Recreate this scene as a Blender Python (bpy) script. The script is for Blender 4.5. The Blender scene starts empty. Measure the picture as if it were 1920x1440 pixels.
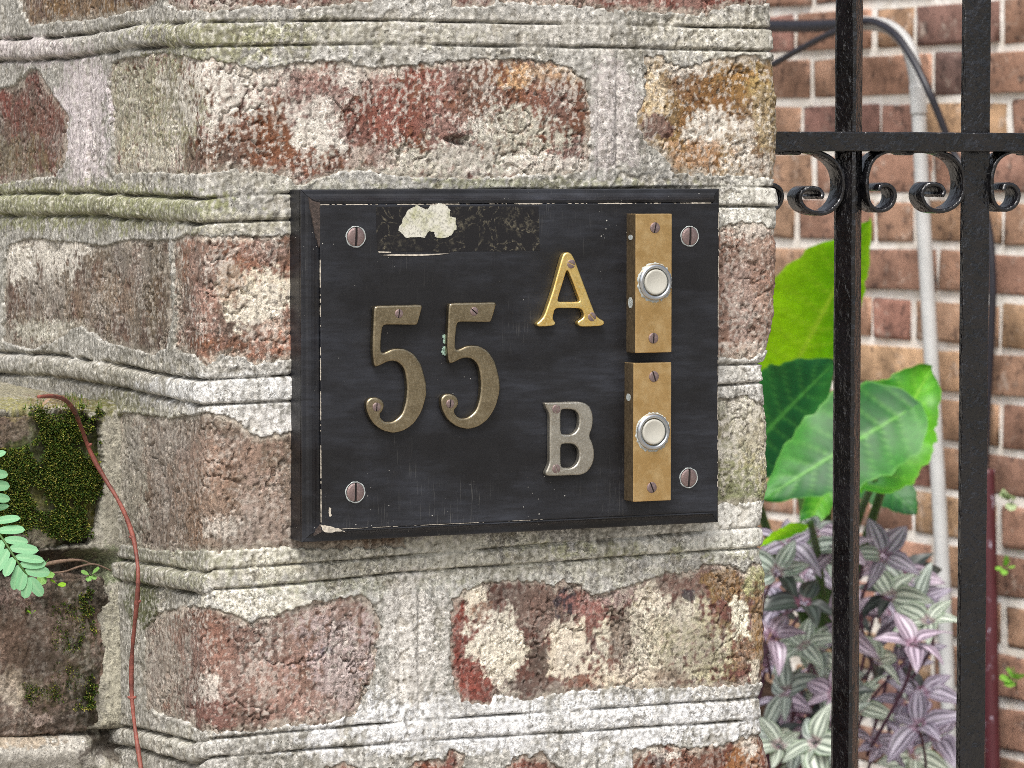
import bpy, bmesh, math, random
import numpy as np
from mathutils import Vector, Matrix

random.seed(7)
SC = bpy.context.scene
COL = SC.collection
PI = math.pi

# ------------------------------------------------------------------ camera, sky, sun, exposure
FPX = 6500.0                                   # focal length in pixels of the 1920 wide photograph (long phone lens)
PITCH = math.atan(400.0 / FPX)
CAM = np.array([0.0, 0.0, 1.55])
cd = bpy.data.cameras.new('camera')
cam = bpy.data.objects.new('camera', cd)
COL.objects.link(cam)
cam.location = CAM
cam.rotation_euler = (PI / 2 - PITCH, 0, 0)
cd.sensor_width = 36
cd.lens = 36 * FPX / 1920
cd.clip_start = 0.05
cd.clip_end = 500
cd.dof.use_dof = True
cd.dof.focus_distance = 1.80
cd.dof.aperture_fstop = 40
SC.camera = cam

SUN_EL, SUN_ROT = math.radians(55), math.radians(188)
w = bpy.data.worlds.new('World')
SC.world = w
w.use_nodes = True
nt = w.node_tree
sky = nt.nodes.new('ShaderNodeTexSky')
sky.sky_type = 'NISHITA'
sky.sun_disc = False
sky.sun_elevation = SUN_EL
sky.sun_rotation = SUN_ROT
sky.dust_density = 6
sky.air_density = 1.0
hs = nt.nodes.new('ShaderNodeHueSaturation')   # an overcast sky: the blue mostly washed out
hs.inputs['Saturation'].default_value = 0.42
nt.links.new(sky.outputs[0], hs.inputs['Color'])
nt.links.new(hs.outputs[0], nt.nodes['Background'].inputs[0])
nt.nodes['Background'].inputs[1].default_value = 0.10
sl = bpy.data.lights.new('sun', 'SUN')
sl.energy = 1.5
sl.angle = math.radians(24)
sl.color = (1, 0.98, 0.95)
so = bpy.data.objects.new('sun', sl)
COL.objects.link(so)
sd_ = Vector((math.sin(SUN_ROT) * math.cos(SUN_EL), math.cos(SUN_ROT) * math.cos(SUN_EL), math.sin(SUN_EL)))
so.rotation_euler = sd_.to_track_quat('Z', 'Y').to_euler()
so.location = (2, -3, 6)
SC.view_settings.view_transform = 'Standard'
SC.view_settings.look = 'None'
SC.view_settings.gamma = 1
SC.view_settings.use_curve_mapping = False
SC.view_settings.exposure = 0.82
try:
    SC.cycles.use_denoising = False
    SC.cycles.filter_width = 0.85
except Exception:
    pass

# ------------------------------------------------------------------ geometry of the place
TH = math.radians(25)
CORNER = np.array([(385 - 960) / FPX * 1.75, 1.75, 0.0])          # vertical edge of the pier
DR = np.array([math.cos(TH), math.sin(TH), 0]); NR = np.array([math.sin(TH), -math.cos(TH), 0])    # right face
DL = np.array([-math.sin(TH), math.cos(TH), 0]); NL = np.array([-math.cos(TH), -math.sin(TH), 0])  # left face
RLEN = 0.3282
UP = np.array([0, 0, 1.0])
THW = math.radians(20)
DW = np.array([-math.cos(THW), -math.sin(THW), 0]); NW = np.array([math.sin(THW), -math.cos(THW), 0])   # low wall
F0 = CORNER + DL * 0.137
CF = np.array([0, math.cos(PITCH), -math.sin(PITCH)]); CU = np.array([0, math.sin(PITCH), math.cos(PITCH)]); CR = np.array([1.0, 0, 0])


def ray(px, py):
    return CR * (px - 960) / FPX + CU * (720 - py) / FPX + CF


def hit(px, py, p0, n):
    d = ray(px, py)
    return CAM + d * (np.dot(p0 - CAM, n) / np.dot(d, n))


def at(px, py, Y):
    d = ray(px, py)
    return CAM + d * (Y / d[1])


def proj(P):
    d = P - CAM
    c = d @ CF
    return 960 + FPX * (d @ CR) / c, 720 - FPX * (d @ CU) / c


def on_right(px, py, n=0.0):
    p = hit(px, py, CORNER + NR * n, NR)
    return float((p - CORNER) @ DR), float(p[2])


# ------------------------------------------------------------------ noise
_r = np.random.RandomState(3)
PERM = np.concatenate([_r.permutation(256)] * 2)
_a = _r.rand(256) * 2 * PI
GX, GY = np.cos(_a).astype(np.float32), np.sin(_a).astype(np.float32)


def perlin(x, y, seed=0):
    x = np.asarray(x, np.float64) + seed * 17.37; y = np.asarray(y, np.float64) + seed * 9.13
    xi = np.floor(x).astype(np.int64); yi = np.floor(y).astype(np.int64)
    xf = (x - xi).astype(np.float32); yf = (y - yi).astype(np.float32)
    u = xf * xf * xf * (xf * (xf * 6 - 15) + 10); v = yf * yf * yf * (yf * (yf * 6 - 15) + 10)
    xi &= 255; yi &= 255; x1 = (xi + 1) & 255; y1 = (yi + 1) & 255
    def g(i, j, a, b):
        h = PERM[PERM[i] + j]
        return GX[h] * a + GY[h] * b
    n0 = g(xi, yi, xf, yf); n1 = g(x1, yi, xf - 1, yf)
    n2 = g(xi, y1, xf, yf - 1); n3 = g(x1, y1, xf - 1, yf - 1)
    a = n0 + u * (n1 - n0); b = n2 + u * (n3 - n2)
    return (a + v * (b - a)) * 1.5


def fbm(x, y, scale, octv=4, seed=0, gain=0.5):
    s = 0; amp = 1.0; f = 1.0 / scale; tot = 0
    for k in range(octv):
        s = s + amp * perlin(x * f, y * f, seed + k * 3.7)
        tot += amp; amp *= gain; f *= 2.03
    return s / tot * 1.4


def sstep(a, b, x):
    t = np.clip((x - a) / (b - a), 0, 1)
    return t * t * (3 - 2 * t)


def sdf(px, py, poly):
    P = np.array(poly, float)
    d2 = np.full(px.shape, 1e18); inside = np.zeros(px.shape, bool)
    n = len(P)
    for i in range(n):
        a, b = P[i], P[(i + 1) % n]
        e = b - a
        wx, wy = px - a[0], py - a[1]
        t = np.clip((wx * e[0] + wy * e[1]) / max(e @ e, 1e-9), 0, 1)
        d2 = np.minimum(d2, (wx - e[0] * t) ** 2 + (wy - e[1] * t) ** 2)
        c = ((a[1] > py) != (b[1] > py))
        with np.errstate(divide='ignore', invalid='ignore'):
            xx = a[0] + (py - a[1]) / (b[1] - a[1] if b[1] != a[1] else 1e-9) * e[0]
        inside ^= c & (px < xx)
    d = np.sqrt(d2)
    return np.where(inside, -d, d)


def C(r, g, b):
    f = lambda c: (c / 255 / 12.92) if c / 255 <= 0.04045 else ((c / 255 + 0.055) / 1.055) ** 2.4
    return np.array([f(r), f(g), f(b)], np.float32)


# ------------------------------------------------------------------ object helpers
def mesh_from(name, V, F, mat=None, col=None, smooth=True):
    V = np.asarray(V, np.float32); F = np.asarray(F, np.int32)
    me = bpy.data.meshes.new(name)
    me.vertices.add(len(V)); me.vertices.foreach_set('co', V.ravel())
    k = F.shape[1]
    me.loops.add(F.size); me.loops.foreach_set('vertex_index', F.ravel())
    me.polygons.add(len(F))
    me.polygons.foreach_set('loop_start', np.arange(0, F.size, k, dtype=np.int32))
    me.polygons.foreach_set('loop_total', np.full(len(F), k, np.int32))
    me.polygons.foreach_set('use_smooth', np.full(len(F), smooth, bool))
    me.update(calc_edges=True)
    me.validate()
    if col is not None:
        a = me.attributes.new('Col', 'FLOAT_COLOR', 'POINT')
        c4 = np.ones((len(V), 4), np.float32); c4[:, :3] = col
        a.data.foreach_set('color', c4.ravel())
    if mat:
        me.materials.append(mat)
    return me


def obj(name, me, parent=None, kind=None, label=None):
    o = bpy.data.objects.new(name, me)
    COL.objects.link(o)
    if parent: o.parent = parent
    if kind: o['kind'] = kind
    if label: o['label'] = label
    return o


def thing(name, label, cat, loc=(0, 0, 0), rz=0, group=None):
    o = bpy.data.objects.new(name, None)
    COL.objects.link(o)
    o.location = loc; o.rotation_euler = (0, 0, rz); o.empty_display_size = 0.02
    o['label'] = label; o['category'] = cat
    if group: o['group'] = group
    return o


def tag(o, label, cat, group=None):
    o['label'] = label; o['category'] = cat
    if group: o['group'] = group
    return o


def bm_mesh(name, bm, mats, smooth=False):
    me = bpy.data.meshes.new(name)
    bm.normal_update()
    bm.to_mesh(me); bm.free()
    for m in (mats if isinstance(mats, (list, tuple)) else [mats]): me.materials.append(m)
    if smooth: me.polygons.foreach_set('use_smooth', np.full(len(me.polygons), True))
    me.update()
    return me


def add_box(bm, x0, x1, y0, y1, z0, z1, bevel=0, seg=2):
    r = bmesh.ops.create_cube(bm, size=1)
    for v in r['verts']:
        v.co = ((x0 + x1) / 2 + v.co.x * (x1 - x0), (y0 + y1) / 2 + v.co.y * (y1 - y0), (z0 + z1) / 2 + v.co.z * (z1 - z0))
    if bevel:
        es = list({e for v in r['verts'] for e in v.link_edges})
        bmesh.ops.bevel(bm, geom=es, offset=bevel, segments=seg, affect='EDGES', profile=0.6)


def tube(name, pts, rad, mat, nseg=10, sub=6, parent=None, flat=None, origin=(0, 0, 0), bump=0.0, seed=1):
    """A smooth round tube through pts (Catmull-Rom), radius number or list."""
    P = np.array(pts, float); n = len(P)
    R = np.full(n, rad, float) if np.isscalar(rad) else np.array(rad, float)
    Q, RR = [], []
    for i in range(n - 1):
        p0, p1, p2, p3 = P[max(i - 1, 0)], P[i], P[i + 1], P[min(i + 2, n - 1)]
        for k in range(sub):
            t = k / sub
            Q.append(0.5 * ((2 * p1) + (-p0 + p2) * t + (2 * p0 - 5 * p1 + 4 * p2 - p3) * t * t + (-p0 + 3 * p1 - 3 * p2 + p3) * t ** 3))
            RR.append(R[i] * (1 - t) + R[i + 1] * t)
    Q.append(P[-1]); RR.append(R[-1])
    Q = np.array(Q); RR = np.array(RR)
    if bump:
        rs = np.random.RandomState(seed); RR = RR * (1 + bump * (rs.rand(len(RR)) - 0.5))
    T = np.gradient(Q, axis=0); T /= np.linalg.norm(T, axis=1)[:, None] + 1e-12
    a = np.cross(T[0], [0.3, 0.5, 0.81]); a /= np.linalg.norm(a)
    V, F = [], []
    for i in range(len(Q)):
        a = a - T[i] * (a @ T[i]); a /= np.linalg.norm(a)
        b = np.cross(T[i], a)
        for k in range(nseg):
            an = 2 * PI * k / nseg
            V.append(Q[i] + RR[i] * (math.cos(an) * a + math.sin(an) * b) - np.array(origin))
    m = len(Q)
    for i in range(m - 1):
        for k in range(nseg):
            k2 = (k + 1) % nseg
            F.append((i * nseg + k, i * nseg + k2, (i + 1) * nseg + k2, (i + 1) * nseg + k))
    c0, c1 = len(V), len(V) + 1
    V += [Q[0] - np.array(origin), Q[-1] - np.array(origin)]
    for k in range(nseg):
        k2 = (k + 1) % nseg
        F.append((c0, c0, k2, k)); F.append((c1, c1, (m - 1) * nseg + k, (m - 1) * nseg + k2))
    F4 = [f for f in F if f[0] != f[1]]; F3 = [f[1:] for f in F if f[0] == f[1]]
    me = bpy.data.meshes.new(name)
    me.from_pydata([tuple(v) for v in V], [], F4 + F3)
    me.polygons.foreach_set('use_smooth', np.full(len(me.polygons), True))
    me.materials.append(mat); me.update()
    return obj(name, me, parent)


# ------------------------------------------------------------------ materials
class NT:
    def __init__(self, name):
        self.m = bpy.data.materials.new(name); self.m.use_nodes = True
        self.t = self.m.node_tree; self.b = self.t.nodes['Principled BSDF']
    def n(self, typ, ins={}, **kw):
        nd = self.t.nodes.new('ShaderNode' + typ)
        for k, v in kw.items(): setattr(nd, k, v)
        for k, v in ins.items():
            if isinstance(v, bpy.types.NodeSocket): self.t.links.new(v, nd.inputs[k])
            else: nd.inputs[k].default_value = v
        return nd
    def link(self, a, b): self.t.links.new(a, b)
    def coord(self, kind='Object'): return self.n('TexCoord').outputs[kind]
    def noise(self, vec, scale, detail=4, rough=0.55, dist=0):
        return self.n('TexNoise', {'Vector': vec, 'Scale': scale, 'Detail': detail, 'Roughness': rough, 'Distortion': dist}).outputs['Fac']
    def mapping(self, vec, scale):
        return self.n('Mapping', {'Vector': vec, 'Scale': scale}).outputs[0]
    def ramp(self, fac, stops, interp='LINEAR'):
        r = self.n('ValToRGB', {'Fac': fac}); cr = r.color_ramp; cr.interpolation = interp
        while len(cr.elements) < len(stops): cr.elements.new(0.5)
        for e, (p, c) in zip(cr.elements, stops):
            e.position = p; e.color = (c, c, c, 1) if np.isscalar(c) else (*c[:3], 1)
        return r.outputs[0]
    def mix(self, fac, a, b, mode='MIX'):
        m = self.n('Mix', data_type='RGBA', blend_type=mode)
        for idx, v in ((0, fac), (6, a), (7, b)):
            if isinstance(v, bpy.types.NodeSocket): self.link(v, m.inputs[idx])
            elif idx == 0: m.inputs[0].default_value = v
            else: m.inputs[idx].default_value = (*[float(q) for q in v[:3]], 1)
        return m.outputs[2]
    def math(self, op, a, b=0.0, clamp=False):
        m = self.n('Math', operation=op, use_clamp=clamp)
        for i, v in enumerate((a, b)):
            if isinstance(v, bpy.types.NodeSocket): self.link(v, m.inputs[i])
            else: m.inputs[i].default_value = v
        return m.outputs[0]
    def base(self, c):
        if isinstance(c, bpy.types.NodeSocket): self.link(c, self.b.inputs['Base Color'])
        else: self.b.inputs['Base Color'].default_value = (*[float(q) for q in c[:3]], 1)
    def setp(self, **kw):
        for k, v in kw.items():
            k = k.replace('_', ' ')
            if isinstance(v, bpy.types.NodeSocket): self.link(v, self.b.inputs[k])
            else: self.b.inputs[k].default_value = v
    def bump(self, h, strength, dist):
        bp = self.n('Bump', {'Height': h, 'Strength': strength, 'Distance': dist})
        self.link(bp.outputs[0], self.b.inputs['Normal'])


def m_masonry(name, lo=0.62, hi=1.38, sc=900):
    """Vertex colour holds the stains; the nodes add the sandy grain below the mesh resolution."""
    k = NT(name); v = k.coord()
    col = k.n('Attribute', attribute_name='Col').outputs['Color']
    g = k.noise(v, sc, 3, 0.7)
    g2 = k.noise(v, sc * 2.3, 2, 0.6)
    gm = k.math('ADD', k.math('MULTIPLY', g, 0.65), k.math('MULTIPLY', g2, 0.35))
    gr = k.ramp(gm, [(0.37, lo), (0.5, 1.0), (0.63, hi)])
    vg = k.n('TexVoronoi', {'Vector': v, 'Scale': sc * 0.95, 'Randomness': 1.0}, feature='F1')
    cell = k.n('SeparateColor', {'Color': vg.outputs['Color']}).outputs[0]
    gr = k.mix(1.0, gr, k.ramp(cell, [(0.0, 0.52), (0.25, 0.86), (0.6, 1.04), (1.0, 1.42)]), 'MULTIPLY')
    area = k.ramp(k.noise(v, 38, 3, 0.6), [(0.36, 0.25), (0.62, 1.0)])      # gritty here, smoother there
    c = k.mix(area, col, k.mix(1.0, col, gr, 'MULTIPLY'))
    pore = k.ramp(k.noise(k.n('VectorMath', {0: v, 1: (0.3, 0.1, 0.7)}, operation='ADD').outputs[0], 430, 2, 0.5), [(0.66, 0.0), (0.72, 1.0)])
    c = k.mix(k.math('MULTIPLY', pore, 0.65), c, k.mix(1.0, c, (0.22, 0.20, 0.17), 'MULTIPLY'))
    k.base(c)
    k.setp(Roughness=0.93, Specular_IOR_Level=0.25)
    k.bump(k.math('ADD', k.math('SUBTRACT', gm, k.math('MULTIPLY', pore, 0.5)), k.math('MULTIPLY', cell, 0.25)), 0.6, 0.0008)
    return k.m


M_MORTAR = m_masonry('lime_mortar', 0.5, 1.36, 1000)
M_BRICK = m_masonry('weathered_brick', 0.5, 1.5, 1050)


def m_board():
    k = NT('black_painted_board'); v = k.coord()
    hz = k.noise(k.mapping(v, (14, 14, 34)), 1.0, 5, 0.62)
    hz2 = k.noise(k.mapping(v, (60, 60, 420)), 1.0, 3, 0.6)            # faint horizontal brush marks
    haze = k.math('MULTIPLY', k.ramp(hz, [(0.42, 0.0), (0.75, 1.0)]), k.ramp(hz2, [(0.3, 0.25), (0.75, 1.0)]))
    c = k.mix(k.math('MULTIPLY', haze, 0.7), C(15, 15, 18), C(66, 70, 80))
    # paint spatter: small pale dots of uneven size
    vo = k.n('TexVoronoi', {'Vector': v, 'Scale': 330.0, 'Randomness': 1.0}, feature='F1')
    clus = k.noise(v, 22, 3, 0.6)
    rad = k.math('MULTIPLY', k.ramp(clus, [(0.44, 0.0), (0.78, 1.0)]), 0.19)
    rad = k.math('MULTIPLY', rad, k.n('SeparateColor', {'Color': vo.outputs['Color']}).outputs[0])
    dot = k.math('LESS_THAN', vo.outputs['Distance'], rad)
    vo2 = k.n('TexVoronoi', {'Vector': v, 'Scale': 75.0, 'Randomness': 1.0}, feature='F1')
    pick = k.math('GREATER_THAN', k.n('SeparateColor', {'Color': vo2.outputs['Color']}).outputs[1], 0.72)
    d2 = k.math('MULTIPLY', k.math('LESS_THAN', vo2.outputs['Distance'], 0.036), pick)
    # scratches running down
    sc = k.noise(k.mapping(v, (1500, 1500, 70)), 1.0, 2, 0.5)
    scm = k.math('MULTIPLY', k.ramp(sc, [(0.62, 0.0), (0.70, 1.0)]), k.ramp(k.noise(v, 17, 2), [(0.55, 0.0), (0.68, 1.0)]))
    dots = k.math('MAXIMUM', k.math('MAXIMUM', dot, d2), k.math('MULTIPLY', scm, 0.10))
    c = k.mix(k.math('MULTIPLY', dots, 0.85), c, C(190, 188, 180))
    k.base(c)
    rg = k.ramp(k.noise(v, 60, 5, 0.7), [(0.3, 0.34), (0.7, 0.55)])
    k.setp(Roughness=rg, Specular_IOR_Level=0.45)
    k.bump(k.math('ADD', hz2, k.noise(v, 500, 3)), 0.14, 0.0006)
    return k.m


def m_metal(name, c1, c2, c3, rough=(0.3, 0.5), sc=60, grain=900, metallic=1.0, bump=0.15, pit=0.0):
    k = NT(name); v = k.coord()
    a = k.ramp(k.noise(v, sc, 5, 0.65), [(0.35, 0.0), (0.65, 1.0)])
    b = k.ramp(k.noise(v, grain, 3, 0.7), [(0.45, 0.0), (0.7, 1.0)])
    c = k.mix(a, c1, c2)
    c = k.mix(k.math('MULTIPLY', b, 0.6), c, c3)
    k.base(c)
    r = k.ramp(k.noise(v, sc * 3, 4, 0.7), [(0.3, rough[0]), (0.7, rough[1])])
    k.setp(Roughness=r, Metallic=metallic)
    k.bump(k.noise(v, grain * 0.7, 4, 0.6), bump, 0.0006)
    return k.m


def m_plain(name, c, rough=0.5, metallic=0.0, sc=80, var=0.25, spec=0.5, bump=0.1, coat=0.0):
    k = NT(name); v = k.coord()
    g = k.ramp(k.noise(v, sc, 5, 0.65), [(0.3, 1 - var), (0.7, 1 + var)])
    k.base(k.mix(1.0, c, g, 'MULTIPLY'))
    k.setp(Roughness=rough, Metallic=metallic, Specular_IOR_Level=spec, Coat_Weight=coat)
    if bump: k.bump(k.noise(v, sc * 5, 3), bump, 0.001)
    return k.m


M_BOARD = m_board()
M_WHITE_PAINT = m_plain('old_white_paint', C(182, 174, 160), 0.8, sc=400, var=0.55)
M_BARE = m_plain('bare_chipped_wood', C(66, 56, 51), 0.85, sc=500, var=0.6, bump=0.5)
M_RESIDUE = None
M_NUM = m_metal('tarnished_brass', C(134, 122, 98), C(156, 144, 118), C(190, 178, 152), (0.2, 0.42), 90, 1000, 1.0, 0.22)
M_BRASS = m_metal('bright_brass', C(246, 216, 138), C(230, 194, 112), C(250, 234, 176), (0.2, 0.36), 120, 700, 0.9, 0.25)
M_NICKEL = m_metal('worn_pale_brass', C(156, 150, 136), C(176, 172, 160), C(208, 206, 198), (0.3, 0.5), 70, 900, 0.9, 0.3)
M_PLATE = m_metal('aged_brass_plate', C(208, 174, 120), C(192, 158, 104), C(216, 190, 142), (0.26, 0.44), 40, 120, 0.85, 0.05)
M_PLATE_SIDE = m_metal('dark_reflection_brass_edge', C(112, 96, 72), C(88, 76, 60), C(140, 124, 100), (0.4, 0.6), 70, 500, 0.6, 0.15)  # plate sides: darker brass, their dark reflection painted into the colour
M_SCREW = m_metal('copper_screw', C(150, 128, 124), C(126, 110, 110), C(172, 156, 152), (0.35, 0.55), 200, 900, 0.8, 0.2)
M_DARK = m_plain('slot_dirt_and_shade', C(24, 20, 20), 0.9)  # screw slot floor: packed dirt plus the slot's shade, painted dark
M_CRUST = m_plain('pale_corrosion', C(176, 182, 180), 0.85, sc=900, var=0.3, bump=0.6)
M_VERDI = m_plain('pale_green_corrosion', C(166, 196, 180), 0.9, sc=1200, var=0.35, bump=0.8)
M_CHROME = m_metal('chrome_ring', C(205, 208, 210), C(180, 188, 196), C(220, 220, 220), (0.15, 0.3), 150, 600, 1.0, 0.05)
M_BUTTON = m_plain('ivory_button', C(178, 176, 166), 0.36, sc=90, var=0.06, bump=0.02, coat=0.2)


def m_iron():
    k = NT('black_gloss_iron_paint'); v = k.coord()
    c = k.mix(k.ramp(k.noise(v, 35, 5, 0.7), [(0.4, 0), (0.7, 1)]), C(8, 8, 10), C(24, 23, 27))
    rust = k.ramp(k.noise(v, 60, 5, 0.75), [(0.68, 0), (0.76, 1)])
    c = k.mix(k.math('MULTIPLY', rust, 0.4), c, C(92, 66, 52))
    k.base(c)
    k.setp(Roughness=k.ramp(k.noise(v, 90, 4), [(0.3, 0.10), (0.7, 0.26)]), Specular_IOR_Level=0.75)
    h = k.math('ADD', k.noise(k.mapping(v, (210, 210, 150)), 1.0, 3, 0.55), k.math('MULTIPLY', k.noise(v, 60, 2), 0.8))
    k.bump(h, 0.65, 0.0028)
    return k.m


M_IRON = m_iron()

# ------------------------------------------------------------------ ground and setting
def ground():
    k = NT('ground_paving'); v = k.coord()
    k.base(k.mix(k.ramp(k.noise(v, 3, 6, 0.7), [(0.35, 0), (0.65, 1)]), C(128, 122, 114), C(158, 152, 142)))
    k.setp(Roughness=0.95)
    bm = bmesh.new()
    bmesh.ops.create_grid(bm, x_segments=8, y_segments=8, size=150)
    o = obj('ground', bm_mesh('ground', bm, k.m)); o['kind'] = 'structure'
ground()

# ------------------------------------------------------------------ the brick pier
BL = {}   # brick -> exposed outline on the photograph, base colours, stains
W_, WG = C(214, 208, 196), C(186, 184, 168)
BROWN, BRN2, RED, RED2, RUST, OCH, DARK = C(120, 96, 82), C(98, 78, 66), C(130, 80, 70), C(146, 110, 100), C(118, 78, 56), C(152, 122, 76), C(48, 42, 46)
PINK, GRN, GREY, LICH = C(176, 150, 140), C(126, 126, 88), C(150, 142, 132), C(166, 164, 138)
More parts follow.
